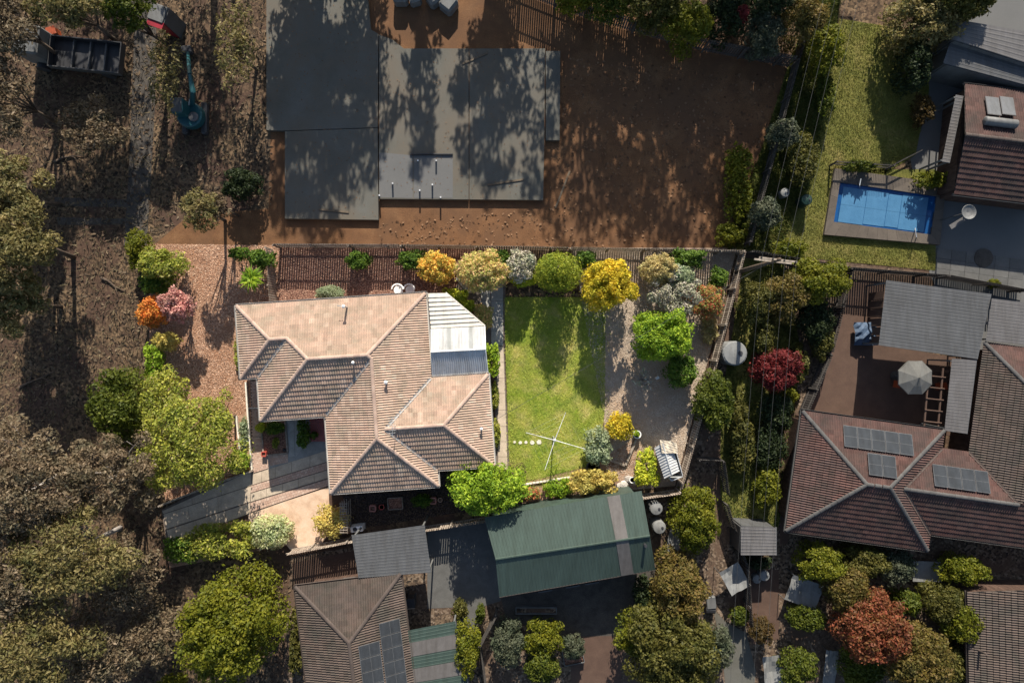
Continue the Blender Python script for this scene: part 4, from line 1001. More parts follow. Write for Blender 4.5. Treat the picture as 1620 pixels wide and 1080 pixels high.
# ================================================================== PLANTS OF THE LOT
LP = [
 # px, py, rx, ry, h, style, leaf, name, cat, label, group, kw
 (308, 694, 76, 84, 4.4, 'tree', 'olive', 'spreading_tree', 'tree', 'largest olive green tree west of the driveway', 'trees of the lot', dict(dens=0.5, ln=0.15, skirt=False)),
 (272, 622, 40, 46, 3.4, 'tree', 'olive', 'spreading_tree', 'tree', 'yellow olive tree below the small west shrubs', 'trees of the lot', dict(dens=0.45, ln=0.15, skirt=False)),
 (352, 662, 30, 42, 3.6, 'tree', 'olive', 'spreading_tree', 'tree', 'olive tree leaning over the narrow border bed', 'trees of the lot', dict(dens=0.42, ln=0.15, skirt=False)),
 (246, 572, 12, 26, 1.4, 'hedge', 'bright', 'hedge', 'hedge', 'narrow green hedge strip at the west edge of the mulch', None, {}),
 (258, 420, 34, 26, 2.6, 'shrub', 'olive', 'shrub', 'shrub', 'yellow green bush in the north west corner of the lot', 'shrubs of the lot', {}),
 (246, 448, 22, 16, 1.4, 'shrub', 'deep', 'shrub', 'shrub', 'dark green bush above the orange shrub', 'shrubs of the lot', {}),
 (243, 494, 22, 25, 1.7, 'shrub', 'orange', 'shrub', 'shrub', 'vivid orange shrub at the west edge of the mulch', 'shrubs of the lot', {}),
 (285, 482, 27, 25, 3.0, 'tree', 'pink', 'small_tree', 'tree', 'dusty pink leaved small tree on the mulch', 'trees of the lot', dict(dens=0.6, ln=0.15, skirt=False)),
 (262, 540, 19, 15, 1.2, 'shrub', 'yellowbrown', 'shrub', 'shrub', 'small yellowish shrub below the pink tree', 'shrubs of the lot', {}),
 (397, 440, 24, 22, 2.4, 'palm', 'bright', 'cordyline', 'palm', 'spiky bright green cordyline by the house corner', None, {}),
 (385, 402, 18, 9, 1.8, 'shrub', 'deep', 'shrub', 'shrub', 'dark green bush at the north fence above the cordyline', 'shrubs of the lot', {}),
 (416, 410, 18, 14, 2.0, 'shrub', 'deep', 'shrub', 'shrub', 'dark shrub against the short side fence', 'shrubs of the lot', {}),
 (522, 464, 22, 12, 1.6, 'ball', 'sage', 'round_shrub', 'shrub', 'clipped grey green round shrub at the north eave', 'shrubs of the lot', dict(ln=.08)),
 (567, 412, 17, 15, 1.6, 'shrub', 'deep', 'climber', 'shrub', 'dark green climber on the north fence', 'shrubs of the lot', {}),
 (652, 412, 22, 14, 1.8, 'shrub', 'deep', 'shrub', 'shrub', 'dark green shrub left of the amber tree', 'shrubs of the lot', {}),
 (692, 424, 27, 24, 2.8, 'tree', 'amber', 'small_tree', 'tree', 'amber leaved tree at the north fence', 'trees of the lot', dict(ln=.14, dens=1.0)),
 (764, 428, 40, 30, 3.2, 'tree', 'pinkgreen', 'small_tree', 'tree', 'pink tipped green tree beside the shaded path', 'trees of the lot', dict(ln=.14, dens=1.0)),
 (824, 422, 22, 25, 2.6, 'shrub', 'greytwig', 'shrub', 'shrub', 'grey dry twiggy shrub at the north fence', 'shrubs of the lot', dict(dens=.8)),
 (828, 444, 19, 10, 1.4, 'shrub', 'lime', 'shrub', 'shrub', 'lime green growth under the grey dry shrub', 'shrubs of the lot', {}),
 (794, 408, 14, 12, 1.6, 'shrub', 'deep', 'shrub', 'shrub', 'dark shrub between the pink tipped tree and grey shrub', 'shrubs of the lot', {}),
 (926, 410, 15, 12, 1.7, 'shrub', 'deep', 'shrub', 'shrub', 'dark shrub between the conifer and golden tree', 'shrubs of the lot', {}),
 (1072, 440, 22, 20, 2.6, 'shrub', 'sage', 'shrub', 'shrub', 'pale green shrub behind the bare grey branches', 'shrubs of the lot', {}),
 (1136, 440, 14, 16, 1.5, 'shrub', 'deep', 'shrub', 'shrub', 'dark shrub in the north east fence corner', 'shrubs of the lot', {}),
 (1122, 520, 12, 22, 0.8, 'low', 'tan', 'ground_plant', 'plant', 'dry low plants beside the east fence', None, dict(dens=.6)),
 (884, 430, 34, 28, 4.2, 'conifer', 'conifer', 'conifer', 'conifer', 'dense rounded green conifer at the top of the lawn', 'trees of the lot', dict(dens=2.0)),
 (962, 449, 39, 38, 4.2, 'tree', 'gold', 'golden_tree', 'tree', 'golden yellow tree at the top of the lawn', 'trees of the lot', dict(ln=.15, dens=1.1)),
 (1042, 426, 28, 22, 3.2, 'tree', 'tan', 'dry_tree', 'tree', 'tan dry crowned tree at the north fence', 'trees of the lot', dict(ln=.12)),
 (1062, 462, 44, 36, 2.9, 'bare', 'greytwig', 'bare_tree', 'tree', 'bare grey branched tree between tan and green crowns', 'trees of the lot', dict(bark='bark_grey', dens=3.0, ln=.14)),
 (1084, 410, 28, 14, 2.2, 'shrub', 'deep', 'shrub', 'shrub', 'dark green shrub near the north east fence corner', 'shrubs of the lot', {}),
 (1112, 476, 25, 27, 2.0, 'shrub', 'berry', 'berry_shrub', 'shrub', 'shrub speckled with red flowers near the east fence', 'shrubs of the lot', dict(ln=.11)),
 (1051, 530, 44, 40, 4.0, 'tree', 'bright', 'broad_tree', 'tree', 'broad bright green tree in the gravel yard', 'trees of the lot', dict(ln=.15, dens=1.15)),
 (1076, 586, 24, 25, 2.0, 'shrub', 'deep', 'shrub', 'shrub', 'dark green shrub under the broad bright tree', 'shrubs of the lot', {}),
 (1018, 600, 17, 20, 1.5, 'bare', 'greytwig', 'dead_branches', 'bare shrub', 'pale leafless branches in the tree shade on gravel', None, dict(bark='bark_grey', dens=.5)),
 (722, 468, 18, 10, 1.3, 'hedge', 'lime', 'hedge', 'hedge', 'lime hedge against the cream patio sheet', 'shrubs of the lot', {}),
 (740, 484, 12, 10, 1.2, 'ball', 'lime', 'shrub', 'shrub', 'lime shrub along the slanting patio gutter', 'shrubs of the lot', {}),
 (762, 500, 16, 19, 1.5, 'shrub', 'pinkgreen', 'shrub', 'shrub', 'dark bronze shrub beside the shaded path', 'shrubs of the lot', {}),
 (779, 570, 11, 24, 1.4, 'hedge', 'bright', 'hedge', 'hedge', 'bright green hedge beside the grey patio sheet', 'shrubs of the lot', {}),
 (783, 626, 6, 20, 0.6, 'low', 'olive', 'ground_plant', 'plant', 'straggly plants along the upper path edge', None, {}),
 (785, 685, 6, 22, 0.6, 'low', 'olive', 'ground_plant', 'plant', 'straggly plants along the lower path edge', None, {}),
 (945, 706, 20, 27, 1.7, 'shrub', 'sage', 'shrub', 'shrub', 'grey green shrub right of the clothesline', 'shrubs of the lot', {}),
 (979, 673, 21, 20, 1.5, 'shrub', 'gold', 'shrub', 'shrub', 'yellow green shrub left of the white rimmed pot', 'shrubs of the lot', {}),
 (1006, 685, 5, 5, 0.7, 'ball', 'bright', 'pot_plant', 'plant', 'small green plant growing in the white rimmed pot', None, dict(ln=.07)),
 (939, 760, 36, 18, 1.6, 'hedge', 'yellowbrown', 'hedge', 'hedge', 'yellowish low hedge at the bottom of the lawn', 'shrubs of the lot', {}),
 (884, 772, 22, 14, 0.9, 'low', 'bright', 'ground_plant', 'plant', 'leafy green bed under the clothesline shadow', None, {}),
 (840, 781, 16, 10, 0.8, 'low', 'berry', 'ground_plant', 'plant', 'reddish low plants beside the bright green tree', None, {}),
 (766, 770, 60, 38, 4.4, 'tree', 'bright', 'broad_tree', 'tree', 'big bright green tree at the south house corner', 'trees of the lot', dict(ln=.16, dens=1.15)),
 (1023, 740, 17, 29, 1.6, 'hedge', 'lime', 'hedge', 'hedge', 'lime green hedge left of the striped shed', 'shrubs of the lot', {}),
 (352, 852, 56, 27, 1.6, 'hedge', 'olive', 'hedge', 'hedge', 'long green hedge below the driveway', 'shrubs of the lot', dict(dens=1.2)),
 (288, 866, 24, 18, 1.5, 'hedge', 'deep', 'hedge', 'hedge', 'dark green hedge end in the south west corner', 'shrubs of the lot', {}),
 (430, 838, 32, 27, 1.7, 'ball', 'cream', 'variegated_shrub', 'shrub', 'cream variegated shrub beside the tan apron', 'shrubs of the lot', {}),
 (526, 823, 28, 22, 1.7, 'shrub', 'yellowbrown', 'shrub', 'shrub', 'sparse yellow brown shrub left of the trellis', 'shrubs of the lot', dict(dens=.7)),
 (413, 675, 8, 8, 0.9, 'ball', 'lime', 'round_shrub', 'shrub', 'tiny round yellow shrub at the front bed corner', 'shrubs of the lot', dict(ln=.06)),
 (434, 677, 14, 10, 0.9, 'shrub', 'deep', 'shrub', 'shrub', 'dark shrub in the shaded front bed', 'shrubs of the lot', {}),
 (436, 700, 5, 8, 0.5, 'low', 'olive', 'ground_plant', 'plant', 'small weak plant in the middle of the front bed', None, {}),
 (481, 686, 9, 20, 0.9, 'hedge', 'deep', 'hedge', 'hedge', 'dark clipped hedge beside the red porch', 'shrubs of the lot', {}),
 (497, 688, 6, 5, 0.5, 'shrub', 'deep', 'porch_plant', 'plant', 'small dark plant on the red porch', None, {}),
 (378, 728, 17, 14, 1.0, 'shrub', 'bright', 'shrub', 'shrub', 'bright green shrub at the end of the sleeper wall', 'shrubs of the lot', {}),
 (388, 742, 7, 6, 0.5, 'ball', 'yellowbrown', 'round_shrub', 'shrub', 'small bronze ball shrub at the sleeper wall corner', 'shrubs of the lot', dict(ln=.06)),
 (386, 684, 6, 26, 0.6, 'low', 'sage', 'ground_plant', 'plant', 'grey plants growing along the narrow border bed', None, {}),
 (668, 792, 16, 10, 0.7, 'low', 'deep', 'ground_plant', 'plant', 'dark ground plant in the shaded south yard', None, {}),
 (376, 560, 5, 26, 0.5, 'low', 'olive', 'ground_plant', 'plant', 'thin weeds along the west wall of the house', None, dict(dens=.5)),
]
for (px, py, rx, ry, h, st, lf, nm, ct, lb, gr, kw) in LP:
    plant(px, py, rx, ry, h, st, lf, nm, ct, lb, gr, **kw)

# ================================================================== BUILDING SITE NORTH OF THE LOT
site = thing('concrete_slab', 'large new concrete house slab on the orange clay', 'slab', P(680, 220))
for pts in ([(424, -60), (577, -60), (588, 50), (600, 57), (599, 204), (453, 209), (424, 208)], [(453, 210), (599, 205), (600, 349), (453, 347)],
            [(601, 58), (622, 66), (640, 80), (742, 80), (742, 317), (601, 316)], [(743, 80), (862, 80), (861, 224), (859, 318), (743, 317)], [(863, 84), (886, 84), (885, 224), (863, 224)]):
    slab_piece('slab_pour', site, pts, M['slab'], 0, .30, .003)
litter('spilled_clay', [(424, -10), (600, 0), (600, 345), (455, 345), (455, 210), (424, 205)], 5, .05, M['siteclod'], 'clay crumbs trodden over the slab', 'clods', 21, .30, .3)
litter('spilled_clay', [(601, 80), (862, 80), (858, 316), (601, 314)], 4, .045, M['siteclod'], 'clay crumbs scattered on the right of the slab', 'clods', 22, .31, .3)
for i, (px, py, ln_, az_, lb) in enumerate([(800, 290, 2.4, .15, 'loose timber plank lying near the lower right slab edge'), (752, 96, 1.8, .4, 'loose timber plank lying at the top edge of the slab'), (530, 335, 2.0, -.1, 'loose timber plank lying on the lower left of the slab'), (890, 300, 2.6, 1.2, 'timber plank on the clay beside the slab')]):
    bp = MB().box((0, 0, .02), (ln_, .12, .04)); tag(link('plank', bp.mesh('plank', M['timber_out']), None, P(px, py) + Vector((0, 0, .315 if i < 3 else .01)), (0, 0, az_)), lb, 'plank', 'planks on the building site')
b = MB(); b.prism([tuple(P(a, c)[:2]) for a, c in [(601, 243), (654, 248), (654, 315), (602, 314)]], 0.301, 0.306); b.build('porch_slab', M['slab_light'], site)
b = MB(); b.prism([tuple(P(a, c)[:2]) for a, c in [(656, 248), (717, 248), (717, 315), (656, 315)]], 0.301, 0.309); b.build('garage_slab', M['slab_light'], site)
b = MB(); p, q = P(650, 246.5), P(717, 246.5); b.box((p + q) / 2 + Vector((0, 0, .36)), (2.8, 0.06, 0.13)); b.build('formwork', M['dark'], site)
for px, py in ((621, 290), (684, 292), (664, 301), (661, 254), (690, 254), (600, 309), (697, 312)):
    MB().tube([P(px, py, 0.2), P(px, py, 0.75)], 0.055, 8).build('pipe_stub', M['white'], site)
for i, (px, py, r) in enumerate([(636, 2, .5), (658, 4, .42), (688, 4, .5), (711, 13, .55)]):
    t = MB(); t.box((0, 0, .45), (r * 1.9, r * 1.8, .9), i * .3)
    me = t.mesh('bag', M['offwhite'], bevel=.14)
    tag(link('bulk_bag', me, None, P(px, py)), ['leftmost white bulk bag at the top of the building site', 'small white bulk bag touching the leftmost bag', 'white bulk bag left of the biggest bag', 'biggest white bulk bag at the right end of the row'][i], 'bulk bag', 'white bulk bags on the site')
# portable toilet
pt = thing('portable_toilet', 'portable toilet with red door and pale roof beside the track', 'portable toilet', P(279, 46)); q = ORG[pt]; rz = -0.35
X = Matrix.Rotation(rz, 3, 'Z')
MB().box(q + Vector((0, 0, 1.1)), (1.05, 1.0, 2.2), rz).build('cabin', M['metal_grey'], pt)
MB().box(q + X @ Vector((0, -.52, 1.05)), (0.86, 0.04, 1.95), rz).build('door', M['red_out'], pt)
MB().box(q + X @ Vector((-.06, -.05, 2.25)), (1.02, 1.06, 0.10), rz).build('roof', M['offwhite'], pt, bevel=.03)
MB().box(q + X @ Vector((0, -.72, 2.2)), (1.04, .42, .05), rz).build('awning', M['red_out'], pt)
MB().tube([q + X @ Vector((.36, .36, 2.2)), q + X @ Vector((.36, .36, 2.6))], .05, 8).build('vent_pipe', M['offwhite'], pt)
# excavator
ex = thing('excavator', 'teal excavator with raised dipper arm parked on the clay', 'excavator', P(312, 190)); q = ORG[ex]
for s in (-1, 1):
    b = MB(); b.prism([(q.x + s * .62 + dx, q.y + dy) for dx, dy in ((-.2, -1.05), (.2, -1.05), (.2, 1.05), (-.2, 1.05))], 0, .5); b.build('track', M['dark'], ex, bevel=.09)
b = MB(); b.prism([(q.x + .85 * math.cos(a), q.y + .85 * math.sin(a)) for a in [k * math.pi / 8 for k in range(16)]], .55, 1.2); b.build('engine_cover', M['teal'], ex, bevel=.08)
cb = MB(); cb.box(q + Vector((-.35, .25, 1.5)), (.8, .95, 1.3)); cab = cb.build('cab', M['teal'], ex, bevel=.06)
MB().box(q + Vector((-.35, .25, 2.17)), (.72, .85, .06)).build('roof', M['metal_grey'], cab)
MB().box(q + Vector((-.35, .74, 1.65)), (.66, .02, .75)).build('windscreen', M['glass'], cab)
MB().lathe(q + Vector((.35, -.2, 1.2)), [(.3, 0), (.3, .12), (.2, .16)], 14).build('counterweight', M['metal_pale'], ex)
MB().tube([q + Vector((.15, .6, 1.1)), P(305, 145, 2.4), P(300, 118, 2.5)], [.17, .17, .12], 6).build('boom', M['teal'], ex)
MB().tube([P(300, 118, 2.5), P(298, 95, 1.6), P(297, 84, .7)], [.13, .11, .09], 6).build('dipper_arm', M['teal'], ex)
bk = P(296, 80, .3); MB().box(bk, (.7, .5, .5), .1).build('bucket', M['dark'], ex, bevel=.08)
MB().tube([q + Vector((.1, .5, 1.4)), P(304, 140, 2.2)], .05, 6).build('ram', M['steel'], ex)
# white cabbed truck
tk = thing('truck', 'white cabbed truck with a dark steel tray under the gums', 'truck', P(130, 95)); q = ORG[tk]
w0 = P(78, 84); rzt = math.atan2(-6, 130) - 0.06
X = Matrix.Rotation(rzt, 3, 'Z'); T0 = P(136, 98)
def tp(x, y, z): return T0 + X @ Vector((x, y, z))
MB().box(tp(-2.45, 0.3, 1.35), (1.6, 1.85, 1.9), rzt).build('cab', M['offwhite'], tk, bevel=.12)
MB().box(tp(-3.22, 0.3, 1.75), (.1, 1.5, .7), rzt).build('windscreen', M['glass'], tk)
MB().box(tp(.7, 0.05, .85), (4.6, 2.0, .12), rzt).build('tray', M['dark'], tk)
for dx, dy, sx, sy in ((.7, 1.02, 4.6, .06), (.7, -.93, 4.6, .06), (2.98, .05, .06, 1.88), (-1.55, .05, .06, 1.88)):
    MB().box(tp(dx, dy, 1.12), (sx, sy, .42), rzt).build('tray_side', M['metal_grey' if dy < 0 else 'dark'], tk)
for x in (-.2, .9, 1.9): MB().box(tp(x, .05, 1.0), (.1, 1.85, .2), rzt).build('crossbar', M['metal_grey'], tk)
for x in (-2.4, 1.9):
    for y in (1.0, -.8):
        MB().tube([tp(x, y - .13, .42), tp(x, y + .13, .42)], .42, 14).build('wheel', M['dark'], tk)
oc = thing('equipment_case', 'orange plastic case behind the white truck cab', 'case', P(92, 57)); q = ORG[oc]
MB().box(q + Vector((0, 0, .35)), (.55, .5, .7), .3).build('box', M['orange'], oc, bevel=.06)
MB().box(q + Vector((0, 0, .73)), (.6, .54, .06), .3).build('lid', M['orange'], oc, bevel=.02)

# ================================================================== POWER LINES
def pole(px, py, h, label):
    t = thing('power_pole', label, 'power pole', P(px, py)); q = ORG[t]
    MB().tube([q + Vector((0, 0, -.3)), q + Vector((0, 0, h))], [.16, .10], 10).build('pole', M['bark'], t, smooth=True)
    for z in (h - .25, h - 1.0): MB().box(q + Vector((0, 0, z)), (2.1, .1, .1), -.12).build('crossarm', M['timber'], t)
    for k in range(4):
        MB().lathe(q + Vector((-.95 + .63 * k, .1 - .08 * k, h - .19)), [(.04, 0), (.06, .05), (.03, .12)], 8).build('insulator', M['dark'], t)
    return q
PH = 8.5
q0 = pole(1345, -330, PH, 'timber power pole beyond the top of the verge'); q1 = pole(1110, 560, PH, 'timber power pole by the east fence under the wires') if 0 else P(1118, 1290)
if 1: q1 = pole(1100, 1230, PH, 'timber power pole beyond the bottom gardens')
qm = P(1168, 424)
pm = pole(1162, 432, 7.6, 'timber power pole at the north east corner of the lot')
def cable(name, a, b2, sag, r, label, group=None):
    a, b2 = Vector(a), Vector(b2); n = 14
    pts = [a.lerp(b2, k / n) - Vector((0, 0, sag * 4 * (k / n) * (1 - k / n))) for k in range(n + 1)]
    return tag(MB().tube(pts, r, 4).build(name, M['wire'], org=a), label, 'cable', group)
for k in range(4):
    o = Vector((-.95 + .63 * k, .1 - .08 * k, 0))
    cable('power_line', q0 + o + Vector((0, 0, PH - .07)), pm + o + Vector((0, 0, 7.53)), .5, .007, ['westernmost power line wire along the weedy verge', 'second power line wire from the west over the verge', 'third power line wire from the west over the verge', 'easternmost power line wire along the weedy verge'][k], 'power line wires over the verge')
    cable('power_line', pm + o + Vector((0, 0, 7.53)), q1 + o + Vector((0, 0, PH - .07)), .5, .007, ['westernmost power line wire over the lower gardens', 'second power line wire from the west over the lower gardens', 'third power line wire from the west over the lower gardens', 'easternmost power line wire over the lower gardens'][k], 'power line wires over the lower gardens')
cable('service_cable', pm + Vector((-.1, 0, 6.6)), P(770, 672, 2.75), .35, .010, 'thin service cable from the corner pole to the house')

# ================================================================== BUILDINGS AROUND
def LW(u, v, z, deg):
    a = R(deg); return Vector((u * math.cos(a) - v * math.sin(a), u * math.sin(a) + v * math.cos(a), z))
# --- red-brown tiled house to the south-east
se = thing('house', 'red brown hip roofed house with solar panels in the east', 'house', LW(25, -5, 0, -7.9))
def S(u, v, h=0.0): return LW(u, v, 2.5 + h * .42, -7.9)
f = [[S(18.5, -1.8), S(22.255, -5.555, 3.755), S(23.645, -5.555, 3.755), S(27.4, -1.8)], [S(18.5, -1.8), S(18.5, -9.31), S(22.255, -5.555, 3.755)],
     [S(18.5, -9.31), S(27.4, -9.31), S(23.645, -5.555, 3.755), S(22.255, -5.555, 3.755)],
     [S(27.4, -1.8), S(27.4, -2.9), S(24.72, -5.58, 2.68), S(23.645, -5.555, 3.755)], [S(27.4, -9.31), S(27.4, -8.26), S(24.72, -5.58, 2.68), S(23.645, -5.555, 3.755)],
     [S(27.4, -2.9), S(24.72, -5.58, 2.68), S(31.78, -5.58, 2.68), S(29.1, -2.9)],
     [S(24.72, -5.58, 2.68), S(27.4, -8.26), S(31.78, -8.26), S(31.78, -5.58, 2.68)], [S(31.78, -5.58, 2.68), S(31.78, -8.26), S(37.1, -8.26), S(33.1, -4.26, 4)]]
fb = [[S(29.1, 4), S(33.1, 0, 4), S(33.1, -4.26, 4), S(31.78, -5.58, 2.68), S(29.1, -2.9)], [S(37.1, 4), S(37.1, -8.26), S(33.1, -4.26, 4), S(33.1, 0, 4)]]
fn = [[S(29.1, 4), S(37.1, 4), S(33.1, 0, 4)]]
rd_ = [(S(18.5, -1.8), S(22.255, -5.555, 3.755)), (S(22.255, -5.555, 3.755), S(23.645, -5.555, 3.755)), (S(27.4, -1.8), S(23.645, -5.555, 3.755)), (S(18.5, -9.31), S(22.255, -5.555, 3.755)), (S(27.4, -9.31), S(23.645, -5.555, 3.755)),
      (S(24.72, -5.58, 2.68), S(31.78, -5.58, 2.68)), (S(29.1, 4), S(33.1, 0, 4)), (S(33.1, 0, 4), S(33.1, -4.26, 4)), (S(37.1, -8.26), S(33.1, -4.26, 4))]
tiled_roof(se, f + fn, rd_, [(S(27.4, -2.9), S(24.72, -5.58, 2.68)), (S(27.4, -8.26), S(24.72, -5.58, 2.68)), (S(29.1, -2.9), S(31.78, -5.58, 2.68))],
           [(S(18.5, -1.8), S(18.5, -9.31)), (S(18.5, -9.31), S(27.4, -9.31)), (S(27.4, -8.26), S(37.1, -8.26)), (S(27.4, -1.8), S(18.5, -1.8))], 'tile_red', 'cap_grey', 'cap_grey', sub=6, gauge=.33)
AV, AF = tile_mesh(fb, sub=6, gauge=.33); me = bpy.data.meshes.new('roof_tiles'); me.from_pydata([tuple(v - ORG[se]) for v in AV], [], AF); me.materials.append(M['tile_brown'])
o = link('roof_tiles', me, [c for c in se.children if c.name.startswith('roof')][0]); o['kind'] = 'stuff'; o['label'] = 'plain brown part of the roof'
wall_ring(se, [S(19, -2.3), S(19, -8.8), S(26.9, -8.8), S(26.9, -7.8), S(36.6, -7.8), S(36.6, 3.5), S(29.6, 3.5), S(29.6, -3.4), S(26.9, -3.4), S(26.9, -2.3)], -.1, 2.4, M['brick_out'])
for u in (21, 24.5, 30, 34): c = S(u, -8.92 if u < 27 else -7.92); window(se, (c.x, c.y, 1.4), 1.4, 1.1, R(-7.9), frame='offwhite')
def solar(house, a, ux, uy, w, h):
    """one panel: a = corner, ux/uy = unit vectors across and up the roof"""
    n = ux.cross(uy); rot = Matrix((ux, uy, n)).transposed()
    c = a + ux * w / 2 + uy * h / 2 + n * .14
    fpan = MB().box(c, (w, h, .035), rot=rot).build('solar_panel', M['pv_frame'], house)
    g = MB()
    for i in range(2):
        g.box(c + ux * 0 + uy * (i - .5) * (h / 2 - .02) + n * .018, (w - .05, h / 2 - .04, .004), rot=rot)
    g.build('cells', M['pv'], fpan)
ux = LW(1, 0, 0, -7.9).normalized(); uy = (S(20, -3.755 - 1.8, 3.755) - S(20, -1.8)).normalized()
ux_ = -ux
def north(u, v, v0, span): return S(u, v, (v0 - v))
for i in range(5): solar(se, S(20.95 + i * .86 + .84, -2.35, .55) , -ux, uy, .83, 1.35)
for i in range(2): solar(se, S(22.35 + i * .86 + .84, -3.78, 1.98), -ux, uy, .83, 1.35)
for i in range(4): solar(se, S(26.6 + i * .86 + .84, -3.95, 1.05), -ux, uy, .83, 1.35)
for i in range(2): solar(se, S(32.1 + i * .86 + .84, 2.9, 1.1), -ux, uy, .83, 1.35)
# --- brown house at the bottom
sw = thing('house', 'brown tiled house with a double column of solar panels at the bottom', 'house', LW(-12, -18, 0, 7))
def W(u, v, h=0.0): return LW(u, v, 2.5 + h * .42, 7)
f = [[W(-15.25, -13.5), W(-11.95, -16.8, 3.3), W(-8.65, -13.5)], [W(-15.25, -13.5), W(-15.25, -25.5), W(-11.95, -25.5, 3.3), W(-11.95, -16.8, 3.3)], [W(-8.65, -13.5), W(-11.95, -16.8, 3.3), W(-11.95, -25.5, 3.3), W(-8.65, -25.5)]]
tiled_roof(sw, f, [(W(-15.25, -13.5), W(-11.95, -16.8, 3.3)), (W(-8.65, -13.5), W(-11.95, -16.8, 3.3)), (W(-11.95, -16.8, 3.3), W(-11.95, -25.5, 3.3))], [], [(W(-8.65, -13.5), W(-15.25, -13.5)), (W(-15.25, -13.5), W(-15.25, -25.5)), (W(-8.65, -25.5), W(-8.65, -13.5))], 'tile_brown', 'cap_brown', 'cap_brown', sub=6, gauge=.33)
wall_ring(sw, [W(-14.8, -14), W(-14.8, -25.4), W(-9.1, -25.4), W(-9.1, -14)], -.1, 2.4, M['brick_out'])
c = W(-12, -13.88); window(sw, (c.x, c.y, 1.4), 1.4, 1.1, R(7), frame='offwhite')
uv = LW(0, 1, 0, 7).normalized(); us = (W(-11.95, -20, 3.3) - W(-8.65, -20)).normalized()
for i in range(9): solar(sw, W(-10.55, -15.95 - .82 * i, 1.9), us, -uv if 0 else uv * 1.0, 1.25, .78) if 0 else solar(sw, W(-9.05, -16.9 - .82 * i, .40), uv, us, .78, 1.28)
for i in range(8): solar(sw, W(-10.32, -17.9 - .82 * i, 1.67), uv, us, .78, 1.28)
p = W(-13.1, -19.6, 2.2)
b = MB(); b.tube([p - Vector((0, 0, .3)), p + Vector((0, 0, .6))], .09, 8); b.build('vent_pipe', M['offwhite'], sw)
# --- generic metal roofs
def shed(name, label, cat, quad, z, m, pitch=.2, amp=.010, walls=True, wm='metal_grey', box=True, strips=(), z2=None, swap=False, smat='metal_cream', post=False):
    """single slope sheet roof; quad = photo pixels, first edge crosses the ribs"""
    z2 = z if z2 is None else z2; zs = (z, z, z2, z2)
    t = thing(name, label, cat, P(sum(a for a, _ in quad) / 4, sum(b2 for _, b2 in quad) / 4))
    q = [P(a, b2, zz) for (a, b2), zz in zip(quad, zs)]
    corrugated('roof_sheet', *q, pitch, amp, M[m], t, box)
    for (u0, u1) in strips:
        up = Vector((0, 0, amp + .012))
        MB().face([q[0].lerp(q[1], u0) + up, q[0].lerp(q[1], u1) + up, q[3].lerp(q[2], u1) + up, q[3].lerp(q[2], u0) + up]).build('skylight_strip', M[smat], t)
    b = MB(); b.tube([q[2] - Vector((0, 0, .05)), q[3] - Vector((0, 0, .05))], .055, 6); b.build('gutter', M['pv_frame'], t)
    ins = [v + ((q[0] + q[2]) / 2 - v) * .06 for v in q]
    if walls: wall_ring(t, ins, -.05, min(z, z2) - .12, M[wm], 'wall', .08)
    else:
        for v in ins: MB().box((v.x, v.y, v.z / 2 - .04), (.1, .1, v.z - .1)).build('post', M['offwhite'], t)
    return t, q
# green gable shed below the lot
gs = thing('green_shed', 'long green roofed shed with one cream translucent strip', 'shed', P(902, 870))
n1, n2 = P(766, 818, 2.6), P(1015, 776, 2.6); g1, g2 = P(784, 884, 3.35), P(1028, 847, 3.35); s1, s2 = P(790, 944, 2.6), P(1037, 901, 2.6)
corrugated('roof_sheet', n1, n2, g2, g1, .2, .010, M['metal_green'], gs, True); corrugated('roof_sheet', s1, s2, g2, g1, .2, .010, M['metal_green'], gs, True)
for a, b2, c, d in ((n1, n2, g2, g1), (s1, s2, g2, g1)):
    up = Vector((0, 0, .036)); MB().face([a.lerp(b2, .78) + up, a.lerp(b2, .86) + up, d.lerp(c, .86) + up, d.lerp(c, .78) + up]).build('skylight_strip', M['metal_cream'], gs)
MB().tube([g1 + Vector((0, 0, .02)), g2 + Vector((0, 0, .02))], .07, 6).build('ridge_trim', M['metal_green'], gs)
MB().tube([s1 - Vector((0, 0, .05)), s2 - Vector((0, 0, .05))], .06, 6).build('gutter', M['cap_brown'], gs)
wall_ring(gs, [n1.lerp(s2, .04), n2.lerp(s1, .04), s2.lerp(n1, .06), s1.lerp(n2, .06)], -.05, 2.45, M['metal_green'], 'wall', .1)
q = P(1020, 861, 3.2); MB().tube([q - Vector((0, 0, .4)), q + Vector((0, 0, .35))], .09, 8).build('vent_pipe', M['dark'], gs)
for px in (862, 905, 935): c = P(px, 940 - (px - 862) * .17 - 8, 1.2); window(gs, c + Vector((0, .1, 0)), .9, 1.2, R(9.8), frame='metal_grey')
shed('carport', 'plain grey sheet carport roof above the brown house', 'carport', [(672, 830), (682, 905), (568, 914), (557, 846)], 2.5, 'metal_grey', walls=False, z2=2.6, amp=.006)
shed('patio_cover', 'green skillion roof with two cream translucent stripes at the bottom', 'patio roof', [(629, 1000), (648, 1120), (745, 1105), (720, 982)], 2.5, 'metal_green', walls=False, z2=2.35, strips=((.16, .34), (.5, .68)), amp=.008)
shed('patio_cover', 'large flat grey patio roof north of the terrace', 'patio roof', [(1402, 443), (1390, 546), (1546, 568), (1568, 465)], 2.7, 'metal_grey', walls=False, z2=2.6, amp=.006)
shed('patio_cover', 'grey patio roof strip at the right edge beside the large flat one', 'patio roof', [(1569, 472), (1560, 538), (1680, 552), (1680, 486)], 2.7, 'metal_pale', walls=False, z2=2.6, amp=.006)
shed('walkway_cover', 'narrow pale walkway roof beside the white umbrella', 'walkway roof', [(1506, 567), (1494, 681), (1530, 686), (1545, 569)], 2.55, 'metal_pale', walls=False, amp=.006)
